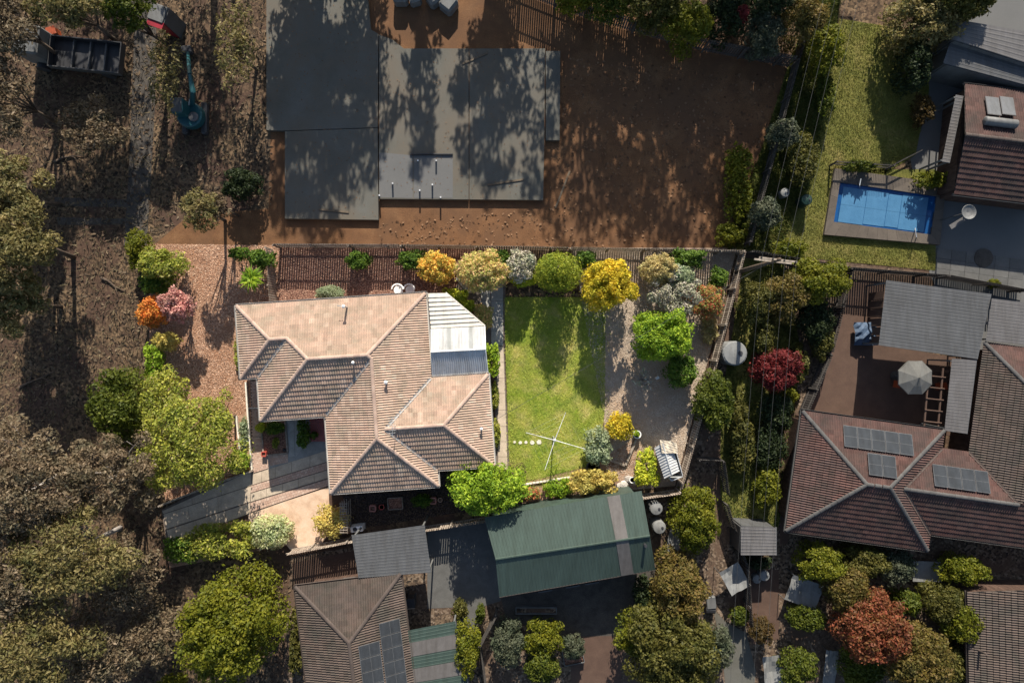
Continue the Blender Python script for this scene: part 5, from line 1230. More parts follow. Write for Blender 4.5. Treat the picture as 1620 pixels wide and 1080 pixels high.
shed('garden_shed', 'small square pale roofed shed between the gardens', 'shed', [(1172, 832), (1172, 878), (1228, 878), (1228, 834)], 2.2, 'metal_pale', z2=2.1)
shed('outbuilding', 'long pale sheet roof at the upper right corner', 'outbuilding', [(1508, 30), (1505, 62), (1680, 118), (1680, 60)], 2.9, 'metal_pale', wm='offwhite', z2=2.9)
shed('outbuilding', 'grey blue sheet roof below the long pale one', 'outbuilding', [(1504, 64), (1492, 100), (1680, 150), (1680, 120)], 2.5, 'metal_grey', wm='offwhite', z2=2.5)
shed('awning', 'narrow white awning beside the solar heated roof', 'awning', [(1512, 150), (1490, 256), (1502, 258), (1524, 152)], 2.4, 'metal_pale', walls=False, amp=.01)
# --- house with the solar water heater, upper right
ne = thing('house', 'brown gabled house with a solar water heater in the upper right', 'house', P(1580, 230))
a, b2, c, d, g1, g2 = P(1526, 134, 2.2), P(1700, 150, 2.2), P(1700, 345, 2.2), P(1509, 306, 2.2), P(1527, 213, 3.5), P(1700, 234, 3.5)
b2 = a + (g2 - g1); c = d + (g2 - g1)
fN, fS = [a, b2, g2, g1], [g1, g2, c, d]
tiled_roof(ne, [fN, fS], [(g1, g2)], [], [(d, c), (b2, a)], 'tile_red', 'cap_brown', 'cap_grey', sub=6, gauge=.33)
wall_ring(ne, [v.lerp((a + c) / 2, .06) for v in (a, b2, c, d)], -.05, 2.05, M['brick_out'])
nx = (b2 - a).normalized(); ny = (g1 - a); ny = (ny - nx * ny.dot(nx)).normalized(); nn = -nx.cross(ny)
for k in range(2):
    q = P(1571 + k * 23, 168, 2.95); rot = Matrix((nx, -ny, nn)).transposed()
    pn = MB().box(q, (.85, 1.35, .06), rot=rot).build('solar_collector', M['metal_pale'], ne)
    MB().box(q + nn * .032, (.78, 1.27, .01), rot=rot).build('glass', M['pv_frame'], pn)
q = P(1583, 194, 3.4); MB().tube([q - nx * 1.0, q - nx * .95, q + nx * .95, q + nx * 1.0], [.2, .27, .27, .2], 14).build('water_tank', M['offwhite'], ne, smooth=True)
# --- brown roof at the lower right corner
br = thing('house', 'plain brown roofed house in the lower right corner', 'house', P(1600, 1010))
a, b2, g1, g2 = P(1530, 936, 2.6), P(1534, 1150, 2.6), P(1650, 932, 4.0), P(1654, 1150, 4.0); c, d = P(1760, 934, 2.6), P(1764, 1150, 2.6)
tiled_roof(br, [[a, b2, g2, g1], [g1, g2, d, c]], [(g1, g2)], [], [(a, b2)], 'tile_brown', 'cap_brown', 'cap_brown', sub=6, gauge=.33)
wall_ring(br, [v.lerp((a + d) / 2, .06) for v in (a, b2, d, c)], -.05, 2.45, M['brick_out'])
p = P(1550, 1030, 2.9); MB().tube([p - Vector((0, 0, .3)), p + Vector((0, .1, .6))], .06, 8).build('vent_pipe', M['cap_brown'], br)

# ================================================================== POOL AND TERRACE
pool = thing('swimming_pool', 'rectangular blue swimming pool with tan paved surround', 'swimming pool', P(1398, 330))
oq = [(1318, 268), (1493, 292), (1483, 388), (1301, 372)]; iq = [(1326, 290), (1478, 312), (1469, 372), (1316, 352)]
OP = [P(*v) for v in oq]; IP = [P(*v) for v in iq]
b = MB()
for i in range(4):
    j = (i + 1) % 4
    b.add([IP[i] + Vector((0, 0, -.001)), IP[j] + Vector((0, 0, -.001)), IP[j] + Vector((0, 0, .24)), IP[i] + Vector((0, 0, .24))], [(0, 1, 2, 3)])
b.build('lining', M['pool_tile'], pool)
MB().face([v + Vector((0, 0, .13)) for v in IP]).build('water', M['water'], pool)
wt = [ch for ch in pool.children if ch.name.startswith('water')][0]
M['blanket'] = surf('pool_blanket', [(0.045, 0.13, 0.23), (0.06, 0.16, 0.27)], 1.2, 0.4, 30, 0.2, 0.2)
def bil(u, v): return IP[0].lerp(IP[1], u).lerp(IP[3].lerp(IP[2], u), v)
for u0, u1 in ((.05, .30), (.304, .52), (.524, .66), (.664, .93)):
    mb = MB(); nn_ = 8; rr = random.Random(int(u0 * 100)); j0, j1 = rr.uniform(.05, .10), rr.uniform(.93, .99)
    for i in range(nn_):
        for vv in ((j0, .53), (.535, j1)):
            a0, a1 = u0 + (u1 - u0) * i / nn_, u0 + (u1 - u0) * (i + 1) / nn_
            mb.face([bil(a0, vv[0]) + Vector((0, 0, .15 + rr.uniform(0, .006))), bil(a1, vv[0]) + Vector((0, 0, .15 + rr.uniform(0, .006))), bil(a1, vv[1]) + Vector((0, 0, .15)), bil(a0, vv[1]) + Vector((0, 0, .15))])
    mb.build('pool_blanket', M['blanket'], pool)
cp = MB()
for i in range(4):
    j = (i + 1) % 4; n = 11 if i % 2 == 0 else 5
    for k in range(n):
        u0, u1 = k / n, (k + .985) / n
        ps = [IP[i].lerp(IP[j], u0), IP[i].lerp(IP[j], u1), OP[i].lerp(OP[j], u1), OP[i].lerp(OP[j], u0)]
        mb = MB(); mb.prism([tuple(v[:2]) for v in ps], 0, .28); mb.build('coping_stone', M['coping'], pool)
for px, py in ((1362, 283), (1450, 375)):
    MB().tube([P(px, py, .28), P(px, py, .75), P(px - 2, py + 10 * (1 if py < 300 else -1), .75), P(px - 2, py + 14 * (1 if py < 300 else -1), .1)], .03, 6).build('handrail', M['steel'], pool)
ds = thing('satellite_dish', 'round pale satellite dish on a mast beside the swimming pool', 'satellite dish', P(1531, 336)); q = P(1531, 336, 2.9)
MB().lathe(q, [(.05, -.1), (.3, .02), (.46, .12), (.44, .14), (.28, .05), (.02, -.02)], 18).build('dish', M['offwhite'], ds)
MB().tube([(q.x, q.y, 0), (q.x, q.y, 2.4), (q.x, q.y, 2.82)], .04, 6).build('mast', M['metal_grey'], ds); MB().box(P(1514, 353, 2.5), (1.0, .28, .06), .55).build('arm', M['metal_pale'], ds)
pv = thing('paved_terrace', 'pale slab terrace between the pool house and the grey roof', 'terrace', P(1545, 425))
for j in range(4):
    for i in range(6):
        a0, a1 = (1482 + i * 23 - j * 1.5, 392 + i * 3.2 + j * 16), (1482 + (i + 1) * 23 - j * 1.5, 392 + (i + 1) * 3.2 + j * 16)
        slab_piece('paver', pv, [a0, a1, (a1[0] - 1.5, a1[1] + 16), (a0[0] - 1.5, a0[1] + 16)], M['pave'], 0, .06)
MB().lathe(P(1556, 408, .06), [(.62, 0), (.62, .03), (.6, .035)], 20).build('round_mat', M['track'], pv)
um = thing('patio_umbrella', 'pale eight sided patio umbrella open over the terrace', 'umbrella', P(1448, 597)); q = P(1448, 597, 2.35); hub = q + Vector((0, 0, .42)); r = 1.13
for k in range(8):
    a0, a1 = (k + .5) * math.pi / 4, (k + 1.5) * math.pi / 4
    v0, v1 = q + Vector((r * math.cos(a0), r * math.sin(a0), 0)), q + Vector((r * math.cos(a1), r * math.sin(a1), 0)); m0, m1 = hub.lerp(v0, .5) - Vector((0, 0, -.02)), hub.lerp(v1, .5) - Vector((0, 0, -.02))
    mm = (v0 + v1) / 2 * .985 + q * .015 + Vector((0, 0, .0))
    b = MB(); b.add([hub, m0, m1, v0, v1, mm, v0 - Vector((0, 0, .1)), v1 - Vector((0, 0, .1))], [(0, 1, 2), (1, 3, 5), (1, 5, 2), (2, 5, 4), (3, 6, 7, 4)])
    pn = b.build('canopy_panel', M['umbrella'], um); MB().tube([hub - Vector((0, 0, .03)), v0 - Vector((0, 0, .03))], .012, 4).build('rib', M['metal_grey'], pn)
MB().tube([(q.x, q.y, 0), (q.x, q.y, 2.85)], .03, 8).build('pole', M['metal_grey'], um); MB().lathe((q.x, q.y, 0), [(.3, 0), (.3, .08), (.05, .12)], 14).build('base', M['track'], um)
# chairs and table below the umbrella edge
def chair(px, py, rz, label):
    t = thing('garden_chair', label, 'chair', P(px, py), 'brown chairs round the umbrella'); q = ORG[t]; X = Matrix.Rotation(rz, 3, 'Z')
    MB().box(q + Vector((0, 0, .44)), (.46, .46, .05), rz).build('seat', M['tile_red'] if 0 else M['orange'], t); MB().box(q + X @ Vector((0, .22, .7)), (.46, .04, .5), rz).build('backrest', M['orange'], t)
    for sx in (-.2, .2):
        for sy in (-.2, .2): MB().box(q + X @ Vector((sx, sy, .21)), (.04, .04, .42), rz).build('leg', M['bark'], t)
chair(1413, 607, 1.4, 'orange garden chair left of the patio umbrella'); chair(1479, 610, -1.4, 'orange garden chair right of the patio umbrella')
pg = thing('pergola', 'low open timber pergola rails beside the walkway roof', 'pergola', P(1488, 640))
for px in (1470, 1492):
    MB().tube([P(px, 582, 2.2), P(px - 8, 674, 2.2)], .06, 6).build('beam', M['terra'], pg)
    for py in (586, 668): MB().box((P(px - 3, py).x, P(px - 3, py).y, 1.1), (.1, .1, 2.2)).build('post', M['terra'], pg)
for k in range(5): MB().tube([P(1468 - k * 1.6, 594 + k * 18, 2.28), P(1496 - k * 1.6, 597 + k * 18, 2.28)], .04, 5).build('rafter', M['terra'], pg)
cv = MB(); rd = random.Random(4); n = 7
g = [[Vector((i / n * 1.5 - .75, j / n * 1.5 - .75, .75 + rd.uniform(-.14, .14) - 1.2 * max(abs(i / n - .5), abs(j / n - .5)) ** 2)) for i in range(n + 1)] for j in range(n + 1)]
for j in range(n):
    for i in range(n): cv.face([g[j][i], g[j][i + 1], g[j + 1][i + 1], g[j + 1][i]])
tag(link('cover', cv.mesh('cover', M['bluecloth'], smooth=False), None, P(1364, 528)), 'crumpled pale blue cover beside the flat grey patio roof', 'cover')
wd = thing('wood_stack', 'brown timber screen at the left end of the flat grey roof', 'screen', P(1385, 520))
for k in range(6): MB().box(P(1388 - k * 1.0, 468 + k * 14, .9), (.14, .5, 1.8), -.15).build('board', M['terra'], wd)
# tanks, bins, sheets and other small things in the gardens
def tank(px, py, r, h, m, label, cat='tank', name='water_tank'):
    t = thing(name, label, cat, P(px, py)); q = ORG[t]
    MB().lathe(q, [(r, 0), (r, h * .3), (r * .97, h * .32), (r, h * .34), (r, h * .64), (r * .97, h * .66), (r, h * .68), (r, h)], 20).build('body', M[m], t)
    MB().lathe(q + Vector((0, 0, h)), [(r * 1.01, -.02), (r * .9, .06), (r * .3, .12), (.02, .13)], 20).build('lid', M[m], t)
    MB().lathe(q + Vector((r * .4, 0, h + .08)), [(r * .2, 0), (r * .2, .06), (.01, .07)], 10).build('cap', M['dark'], t)
tank(1150, 558, .78, 1.6, 'white_out', 'white water tank just outside the east fence'); tank(1032, 797, .42, 1.2, 'white_out', 'upper white round tank at the end of the green shed'); tank(1037, 826, .42, 1.2, 'white_out', 'lower white round tank at the end of the green shed')
tank(1266, 321, .36, 1.0, 'binegreen', 'dark green compost bin on the pool lawn', 'compost bin', 'compost_bin'); tank(1236, 308, .3, .6, 'white_out', 'white drum left of the compost bin', 'drum', 'drum')
tank(1205, 906, .35, .5, 'white_out', 'right white tub below the square shed', 'tub', 'tub'); tank(1194, 912, .3, .4, 'white_out', 'left white tub below the square shed', 'tub', 'tub')
def cloth(px, py, sx, sy, rz, z, m, label, name='shade_cloth', cat='shade cloth'):
    rd = random.Random(px); n = 6; b = MB(); X = Matrix.Rotation(rz, 3, 'Z')
    t = thing(name, label, cat, P(px, py)); q = ORG[t]
    g = [[q + X @ Vector(((i / n - .5) * sx, (j / n - .5) * sy, z + rd.uniform(-.06, .06) - .25 * (1 - abs(2 * i / n - 1)) * (1 - abs(2 * j / n - 1)))) for i in range(n + 1)] for j in range(n + 1)]
    for j in range(n):
        for i in range(n): b.face([g[j][i], g[j][i + 1], g[j + 1][i + 1], g[j + 1][i]])
    b.build('sheet', M[m], t, smooth=True)
    for i, j in ((0, 0), (0, n), (n, 0), (n, n)): v = g[j][i]; MB().tube([(v.x, v.y, 0), (v.x, v.y, v.z + .02)], .025, 5).build('stake', M['metal_grey'], t)
cloth(1154, 906, 1.4, 1.7, .5, 1.1, 'white_out', 'tilted white sheet below the yellow green bush'); cloth(1262, 928, 2.1, 1.7, -.35, 1.0, 'white_out', 'white crumpled sheet over a bed left of the pale olive bushes')
cloth(1217, 1056, 1.2, 2.2, .1, .7, 'white_out', 'white cover over the path at the bottom'); cloth(1306, 1050, .8, 2.4, -.12, .7, 'white_out', 'narrow white cover among the dark bottom shrubs'); cloth(1062, 848, .8, 1.9, -.2, .8, 'white_out', 'pale cover on the ground right of the green shed')
gt = thing('garden_table', 'white rectangular garden table in the lower right garden', 'table', P(1457, 898)); q = ORG[gt]
MB().box(q + Vector((0, 0, .72)), (1.9, 1.35, .06), -.04).build('tabletop', M['white_out'], gt, bevel=.015)
for sx in (-.85, .85):
    for sy in (-.58, .58): MB().box(q + Vector((sx, sy, .345)), (.07, .07, .68)).build('leg', M['white_out'], gt)
gt = thing('trolley', 'grey and black garden trolley between the conifer and the path', 'trolley', P(1121, 950)); q = ORG[gt]
MB().box(q + Vector((0, .1, .5)), (.6, .8, .3), .1).build('tray', M['offwhite'], gt, bevel=.04); MB().tube([q + Vector((-.3, -.4, .3)), q + Vector((.3, -.4, .3))], .3, 12).build('wheel', M['dark'], gt); MB().tube([q + Vector((0, .5, .5)), q + Vector((0, .9, .9))], .03, 6).build('handle', M['dark'], gt)
kn = thing('wheelie_bin', 'dark wheeled bin on the concrete court beside the carport', 'bin', P(652, 946)); q = ORG[kn]
MB().box(q + Vector((0, 0, .5)), (.55, .6, .9), .1).build('body', M['dark'], kn, bevel=.05); MB().box(q + Vector((0, 0, .98)), (.6, .66, .06), .1).build('lid', M['dark'], kn, bevel=.02)
for s in (-.24, .24): MB().tube([q + Vector((s - .03, .3, .12)), q + Vector((s + .03, .3, .12))], .12, 10).build('wheel', M['dark'], kn)
wb = thing('stone_trough', 'white stone trough at the foot of the green shed', 'trough', P(848, 962)); q = ORG[wb]
for dx, dy, a, b2 in ((0, .2, 2.7, .06), (0, -.2, 2.7, .06), (1.32, 0, .06, .34), (-1.32, 0, .06, .34)): MB().box(q + Matrix.Rotation(.16 * 0, 3, 'Z') @ Vector((dx, dy, .2)), (a, b2, .4)).build('side', M['offwhite'], wb)
MB().box(q + Vector((0, 0, .14)), (2.55, .32, .28)).build('soil', M['garden'], wb)
pd = crate(906, 1034, 1.3, 1.0, .4, 'offwhite', 'pale stone planter with a grey green shrub', 'planter_box', 'planter', .2)

# ================================================================== TREES AND SHRUBS AROUND
G1, G2, G3, G4, G5 = 'gum trees of the western bushland', 'shrubs along the top fence', 'shrubs between the lot and the terrace', 'shrubs of the bottom gardens', 'shrubs of the lower right garden'
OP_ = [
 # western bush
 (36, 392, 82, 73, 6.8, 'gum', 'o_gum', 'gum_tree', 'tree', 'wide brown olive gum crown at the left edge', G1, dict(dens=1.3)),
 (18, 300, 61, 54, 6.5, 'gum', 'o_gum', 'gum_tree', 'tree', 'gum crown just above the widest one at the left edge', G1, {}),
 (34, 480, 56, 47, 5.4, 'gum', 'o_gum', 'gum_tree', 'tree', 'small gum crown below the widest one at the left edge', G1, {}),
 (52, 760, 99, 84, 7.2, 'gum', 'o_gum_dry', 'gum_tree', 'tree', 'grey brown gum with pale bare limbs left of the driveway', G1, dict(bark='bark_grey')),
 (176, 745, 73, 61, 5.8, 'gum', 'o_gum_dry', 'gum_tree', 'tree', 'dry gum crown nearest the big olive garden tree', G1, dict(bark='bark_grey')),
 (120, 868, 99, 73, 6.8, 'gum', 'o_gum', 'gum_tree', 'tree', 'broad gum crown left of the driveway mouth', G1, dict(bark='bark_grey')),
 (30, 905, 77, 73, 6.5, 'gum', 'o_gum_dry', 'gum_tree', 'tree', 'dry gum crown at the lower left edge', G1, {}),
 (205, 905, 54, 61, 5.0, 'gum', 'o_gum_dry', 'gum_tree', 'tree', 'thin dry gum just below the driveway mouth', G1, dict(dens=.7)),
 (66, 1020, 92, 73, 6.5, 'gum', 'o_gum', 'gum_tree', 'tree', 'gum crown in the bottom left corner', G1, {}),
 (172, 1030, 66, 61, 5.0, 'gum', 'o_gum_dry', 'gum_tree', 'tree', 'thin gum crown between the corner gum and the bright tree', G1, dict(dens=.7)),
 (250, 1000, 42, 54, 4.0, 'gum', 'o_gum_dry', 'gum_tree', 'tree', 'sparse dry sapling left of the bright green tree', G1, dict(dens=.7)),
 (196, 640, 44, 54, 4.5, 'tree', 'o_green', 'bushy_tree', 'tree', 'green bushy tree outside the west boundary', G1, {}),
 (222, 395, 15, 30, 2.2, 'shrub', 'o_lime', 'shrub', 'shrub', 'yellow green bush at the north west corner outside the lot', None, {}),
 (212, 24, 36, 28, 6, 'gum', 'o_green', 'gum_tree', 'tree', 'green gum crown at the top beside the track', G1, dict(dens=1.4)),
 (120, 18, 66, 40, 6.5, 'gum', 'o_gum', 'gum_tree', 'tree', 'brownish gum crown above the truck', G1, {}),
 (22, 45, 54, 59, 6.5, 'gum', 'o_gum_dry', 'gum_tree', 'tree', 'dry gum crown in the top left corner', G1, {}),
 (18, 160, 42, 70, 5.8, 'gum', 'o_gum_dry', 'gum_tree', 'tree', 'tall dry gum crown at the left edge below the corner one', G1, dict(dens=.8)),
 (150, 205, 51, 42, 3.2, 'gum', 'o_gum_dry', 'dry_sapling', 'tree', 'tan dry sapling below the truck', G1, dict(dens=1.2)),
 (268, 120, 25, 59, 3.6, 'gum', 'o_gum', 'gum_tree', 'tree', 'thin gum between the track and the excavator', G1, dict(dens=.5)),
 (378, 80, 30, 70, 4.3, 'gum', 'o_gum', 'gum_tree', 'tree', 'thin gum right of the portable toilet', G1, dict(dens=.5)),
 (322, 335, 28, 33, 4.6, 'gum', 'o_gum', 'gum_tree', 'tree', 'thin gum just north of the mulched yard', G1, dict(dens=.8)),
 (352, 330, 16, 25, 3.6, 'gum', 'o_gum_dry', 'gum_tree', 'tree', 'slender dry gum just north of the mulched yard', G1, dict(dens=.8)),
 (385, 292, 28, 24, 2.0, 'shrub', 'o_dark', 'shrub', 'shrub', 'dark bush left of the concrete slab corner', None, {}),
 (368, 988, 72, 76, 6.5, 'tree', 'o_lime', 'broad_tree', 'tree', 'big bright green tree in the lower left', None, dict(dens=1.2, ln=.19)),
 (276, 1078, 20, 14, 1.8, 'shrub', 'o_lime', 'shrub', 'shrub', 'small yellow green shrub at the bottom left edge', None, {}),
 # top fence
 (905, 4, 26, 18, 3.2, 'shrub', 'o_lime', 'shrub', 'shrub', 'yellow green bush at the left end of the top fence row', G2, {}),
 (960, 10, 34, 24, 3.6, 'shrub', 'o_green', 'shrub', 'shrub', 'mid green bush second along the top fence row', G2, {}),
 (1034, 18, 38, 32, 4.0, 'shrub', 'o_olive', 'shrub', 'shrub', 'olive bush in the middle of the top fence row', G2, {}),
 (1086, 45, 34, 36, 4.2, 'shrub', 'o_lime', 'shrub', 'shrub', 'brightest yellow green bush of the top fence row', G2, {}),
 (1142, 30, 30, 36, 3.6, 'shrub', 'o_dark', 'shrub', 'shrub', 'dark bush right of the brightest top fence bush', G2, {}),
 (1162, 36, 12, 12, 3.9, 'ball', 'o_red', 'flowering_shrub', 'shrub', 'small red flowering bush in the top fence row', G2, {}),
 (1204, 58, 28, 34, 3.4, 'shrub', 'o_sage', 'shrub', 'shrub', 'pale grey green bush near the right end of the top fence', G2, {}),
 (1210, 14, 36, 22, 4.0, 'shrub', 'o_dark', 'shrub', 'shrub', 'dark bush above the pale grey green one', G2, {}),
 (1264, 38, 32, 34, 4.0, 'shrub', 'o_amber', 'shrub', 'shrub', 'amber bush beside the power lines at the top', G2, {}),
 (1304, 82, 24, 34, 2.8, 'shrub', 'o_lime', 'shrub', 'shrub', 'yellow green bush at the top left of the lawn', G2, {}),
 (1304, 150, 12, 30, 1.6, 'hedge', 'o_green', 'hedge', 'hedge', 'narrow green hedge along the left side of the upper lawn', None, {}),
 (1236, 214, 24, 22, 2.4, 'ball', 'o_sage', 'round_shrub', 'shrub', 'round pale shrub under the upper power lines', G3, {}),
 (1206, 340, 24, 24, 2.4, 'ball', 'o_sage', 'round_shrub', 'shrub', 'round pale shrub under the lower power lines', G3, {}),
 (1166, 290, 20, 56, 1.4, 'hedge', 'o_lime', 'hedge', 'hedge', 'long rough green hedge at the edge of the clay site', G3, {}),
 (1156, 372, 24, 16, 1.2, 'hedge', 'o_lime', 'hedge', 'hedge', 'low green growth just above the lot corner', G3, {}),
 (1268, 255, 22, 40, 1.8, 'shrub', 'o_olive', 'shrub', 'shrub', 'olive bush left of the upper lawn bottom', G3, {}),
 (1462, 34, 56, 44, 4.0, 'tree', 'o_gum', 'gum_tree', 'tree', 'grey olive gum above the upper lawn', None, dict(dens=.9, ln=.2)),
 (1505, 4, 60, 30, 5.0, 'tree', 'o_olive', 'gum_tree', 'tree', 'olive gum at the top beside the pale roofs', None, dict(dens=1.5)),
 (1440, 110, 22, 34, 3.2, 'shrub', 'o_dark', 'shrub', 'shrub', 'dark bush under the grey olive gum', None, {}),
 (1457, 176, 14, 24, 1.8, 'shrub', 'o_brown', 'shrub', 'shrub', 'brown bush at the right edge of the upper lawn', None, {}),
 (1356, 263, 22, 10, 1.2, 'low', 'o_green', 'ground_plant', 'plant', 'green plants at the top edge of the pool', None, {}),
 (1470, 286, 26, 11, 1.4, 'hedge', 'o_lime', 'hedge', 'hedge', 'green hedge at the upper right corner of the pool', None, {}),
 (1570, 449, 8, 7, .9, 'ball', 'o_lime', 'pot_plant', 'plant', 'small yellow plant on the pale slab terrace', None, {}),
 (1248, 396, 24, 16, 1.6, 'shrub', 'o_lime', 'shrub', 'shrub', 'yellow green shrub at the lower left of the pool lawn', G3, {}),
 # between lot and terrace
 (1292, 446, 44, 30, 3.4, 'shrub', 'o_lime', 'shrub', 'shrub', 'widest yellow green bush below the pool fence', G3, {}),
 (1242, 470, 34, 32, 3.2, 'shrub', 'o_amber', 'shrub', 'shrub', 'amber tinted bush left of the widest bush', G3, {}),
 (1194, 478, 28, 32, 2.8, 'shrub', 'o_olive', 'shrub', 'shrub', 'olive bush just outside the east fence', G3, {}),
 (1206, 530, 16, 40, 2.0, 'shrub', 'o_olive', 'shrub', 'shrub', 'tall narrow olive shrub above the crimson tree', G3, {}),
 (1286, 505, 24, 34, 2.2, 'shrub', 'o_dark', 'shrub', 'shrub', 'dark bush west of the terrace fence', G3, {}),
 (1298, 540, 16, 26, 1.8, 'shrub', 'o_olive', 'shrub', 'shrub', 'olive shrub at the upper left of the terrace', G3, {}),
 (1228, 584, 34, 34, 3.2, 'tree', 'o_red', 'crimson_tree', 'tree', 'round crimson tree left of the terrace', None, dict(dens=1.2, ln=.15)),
 (1262, 574, 14, 26, 1.5, 'shrub', 'o_olive', 'shrub', 'shrub', 'pale olive shrub hugging the crimson tree', G3, {}),
 (1250, 626, 12, 12, 1.1, 'ball', 'o_lime', 'round_shrub', 'shrub', 'small round green shrub below the crimson tree', G3, {}),
 (1226, 650, 24, 30, 2.0, 'shrub', 'o_dark', 'shrub', 'shrub', 'dark bush below the crimson tree', G3, {}),
 (1216, 708, 22, 32, 1.8, 'shrub', 'o_dark', 'shrub', 'shrub', 'dark shrub left of the red brown roof', G3, {}),
 (1211, 768, 18, 30, 1.8, 'shrub', 'o_lime', 'shrub', 'shrub', 'green shrub left of the lower roof corner', G3, {}),
 (1130, 634, 28, 44, 3.0, 'tree', 'o_green', 'bushy_tree', 'tree', 'green bushy tree against the outside of the east fence', None, dict(dens=1.4)),
 (1172, 690, 20, 60, 1.4, 'low', 'o_olive', 'ground_plant', 'plant', 'rough olive ground plants east of the bushy tree', None, {}),
 (1100, 820, 35, 46, 3.2, 'tree', 'o_lime', 'rounded_tree', 'tree', 'rounded yellow green tree right of the green shed', None, dict(dens=1.2, ln=.15)),
 # bottom gardens
 (1074, 928, 38, 48, 5.0, 'tree', 'o_amber', 'amber_conifer', 'tree', 'amber green tree at the corner of the green shed', G4, dict(dens=1.3)),
 (1062, 1020, 66, 66, 5.5, 'tree', 'o_olive', 'broad_tree', 'tree', 'large olive tree at the bottom centre', G4, dict(dens=1.3)),
 (1002, 998, 28, 30, 3.0, 'shrub', 'o_lime', 'shrub', 'shrub', 'yellow green bush left of the large olive tree', G4, {}),
 (1134, 1020, 22, 30, 2.4, 'shrub', 'o_sage', 'shrub', 'shrub', 'grey green bush right of the large olive tree', G4, {}),
 (802, 1014, 26, 32, 2.6, 'shrub', 'o_sage', 'shrub', 'shrub', 'grey green bush below the left end of the green shed', G4, {}),
 (857, 1005, 29, 24, 2.2, 'shrub', 'o_lime', 'shrub', 'shrub', 'yellow green bush below the trough', G4, {}),
 (856, 1052, 27, 26, 2.2, 'ball', 'o_green', 'round_shrub', 'shrub', 'round bright green bush at the bottom edge', G4, {}),
 (906, 1022, 17, 17, 1.8, 'shrub', 'o_sage', 'shrub', 'shrub', 'grey green shrub growing in the stone planter', G4, {}),
 (741, 1022, 18, 40, 3.0, 'hedge', 'o_lime', 'columnar_shrub', 'shrub', 'tall narrow bright shrub beside the striped green roof', G4, {}),
 (728, 962, 11, 14, 1.2, 'shrub', 'o_olive', 'shrub', 'shrub', 'small olive shrub above the tall narrow one', G4, {}),
 (760, 968, 7, 14, 1.2, 'shrub', 'o_green', 'shrub', 'shrub', 'small green shrub at the path by the shed corner', G4, {}),
 (470, 1010, 9, 50, 1.2, 'hedge', 'o_olive', 'hedge', 'hedge', 'narrow hedge along the west side of the brown house', None, {}),
 (1016, 936, 14, 26, 2.0, 'shrub', 'o_dark', 'shrub', 'shrub', 'dark shrub under the right end of the green shed', G4, {}),
 (1202, 994, 18, 22, 1.8, 'ball', 'o_brown', 'round_shrub', 'shrub', 'round brown shrub on the terracotta court', G4, {}),
 (1170, 974, 16, 14, 1.0, 'low', 'o_green', 'ground_plant', 'plant', 'mixed green plants at the top of the curved path', G4, {}),
 (1200, 888, 20, 10, 1.2, 'low', 'o_dark', 'ground_plant', 'plant', 'dark plants just below the square shed', G4, {}),
 # lower right garden
 (1292, 888, 36, 26, 3.0, 'shrub', 'o_lime', 'shrub', 'shrub', 'yellow green bush at the foot of the red brown roof', G5, {}),
 (1334, 928, 32, 34, 3.2, 'shrub', 'o_amber', 'shrub', 'shrub', 'amber green bush above the rust red tree', G5, {}),
 (1366, 884, 32, 22, 2.6, 'shrub', 'o_olive', 'shrub', 'shrub', 'olive bush in the middle below the red brown roof', G5, {}),
 (1412, 894, 26, 26, 2.2, 'shrub', 'o_sage', 'shrub', 'shrub', 'pale twiggy bush left of the white table', G5, {}),
 (1520, 898, 36, 20, 2.6, 'shrub', 'o_lime', 'shrub', 'shrub', 'bright green bush right of the white table', G5, {}),
 (1430, 948, 22, 18, 2.0, 'shrub', 'o_green', 'shrub', 'shrub', 'small green bush below the white table', G5, {}),
 (1488, 950, 32, 28, 2.8, 'shrub', 'o_olive', 'shrub', 'shrub', 'olive bush upper left of the plain brown roof', G5, {}),
 (1512, 976, 26, 30, 3.2, 'shrub', 'o_lime', 'shrub', 'shrub', 'yellow green bush touching the plain brown roof', G5, {}),
 (1378, 988, 52, 50, 5.0, 'tree', 'o_orange', 'rust_tree', 'tree', 'rust red autumn tree in the lower right garden', None, dict(dens=1.1, ln=.17)),
 (1440, 1034, 52, 48, 4.6, 'tree', 'o_amber', 'autumn_tree', 'tree', 'amber olive tree below the rust red one', None, dict(dens=1.1, ln=.17)),
 (1360, 1052, 32, 36, 2.6, 'shrub', 'o_green', 'shrub', 'shrub', 'green bush under the rust red tree', G5, {}),
 (1272, 972, 30, 18, 1.8, 'hedge', 'o_green', 'hedge', 'hedge', 'clipped green hedge left of the rust red tree', G5, {}),
 (1258, 1050, 26, 28, 2.4, 'shrub', 'o_green', 'shrub', 'shrub', 'green bush between the two white covers', G5, {}),
 (1502, 1046, 24, 28, 2.6, 'shrub', 'o_olive', 'shrub', 'shrub', 'dull olive bush left of the plain brown roof', G5, {}),
 (1520, 1010, 16, 22, 2.2, 'shrub', 'o_dark', 'shrub', 'shrub', 'dark bush in the shade of the plain brown roof', G5, {}),
]
for (px, py, rx, ry, h, st, lf, nm, ct, lb, gr, kw) in OP_:
    kw = dict(kw); kw.setdefault('bark', 'bark')
    plant(px, py, rx, ry, h, st, lf, nm, ct, lb, gr, **kw)
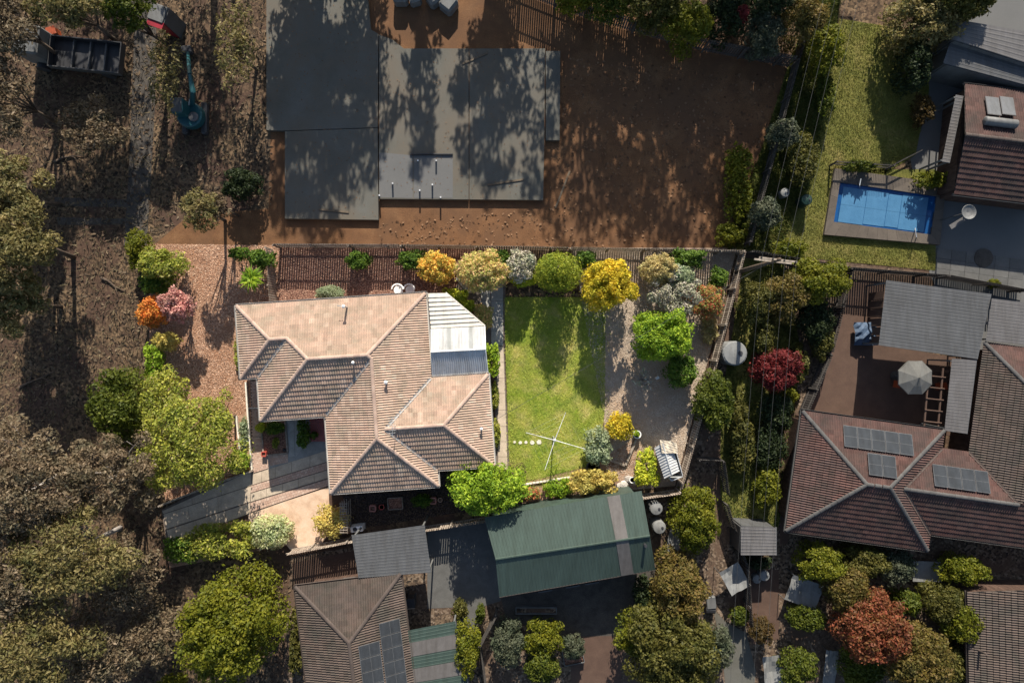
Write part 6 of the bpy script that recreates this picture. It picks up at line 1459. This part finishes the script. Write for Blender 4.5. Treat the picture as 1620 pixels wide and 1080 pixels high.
# tall gums standing north of the picture: their shadows lie over the slab and the clay
def far_gum(x, y, r, h, lb, dens=1.0, leaf='o_gum'):
    zc = h * .66; c = Vector((x, y, zc)); k = CAMZ / (CAMZ - zc) * PXM
    plant(x * k + 810, 540 - y * k, r * k, r * k * .8, h, 'tall', leaf, 'gum_tree', 'tree', lb, 'tall gums north of the site', dens=dens, ln=.42, bark='bark_pale', zc=zc)
far_gum(-12.0, 31.0, 3.6, 13.6, 'tall gum north of the slab, westernmost of the row', 2.2)
far_gum(-9.0, 30.0, 2.2, 11.8, 'tall gum north of the slab beside the westernmost', 1.6)
far_gum(-13.5, 27.5, 2.4, 8.6, 'shorter gum north of the slab in front of the westernmost', 2.0)
far_gum(-5.0, 31.0, 1.2, 12.0, 'slender gum north of the slab', 1.6)
far_gum(-0.6, 30.6, 2.4, 12.2, 'tall gum north of the middle of the slab', 2.0)
far_gum(5.6, 30.5, 3.4, 14.0, 'tall gum north of the clay, left of three', 1.0)
far_gum(10.4, 30.8, 3.8, 15.0, 'tall gum north of the clay, middle of three', 1.1)
far_gum(15.0, 29.5, 3.2, 13.6, 'tall gum north of the clay, right of three', 1.2)
far_gum(-19.5, 29.5, 2.6, 12.0, 'tall gum north of the excavator', .6)
far_gum(-26.0, 28.5, 2.8, 11.0, 'tall gum north of the truck', .6)

# fallen limbs and bark among the western gums
for i, (px, py, l, a, lb) in enumerate([(60, 600, 2.6, .5, 'long fallen limb left of the green bushy tree'), (110, 250, 2.0, .2, 'fallen limb above the gravel footpaths'), (180, 450, 1.8, -.4, 'fallen limb outside the north west lot corner')]):
    rd = random.Random(i); d = Vector((math.cos(a), math.sin(a), 0)); sd_ = Vector((-d.y, d.x, 0)); b = MB()
    pts = [d * (l * (t - .5)) + sd_ * rd.uniform(-.12, .12) * l * .5 + Vector((0, 0, .08)) for t in (0, .3, .6, 1)]
    b.tube(pts, [.09, .075, .05, .02], 6)
    for q, sg in ((1, 1), (2, -1)): b.tube([pts[q], pts[q] + d * l * .22 + sd_ * sg * l * .2 + Vector((0, 0, .12))], [.04, .01], 5)
    tag(link('fallen_branch', b.mesh('branch', M['bark']), None, P(px, py)), lb, 'branch', 'fallen limbs in the bush')
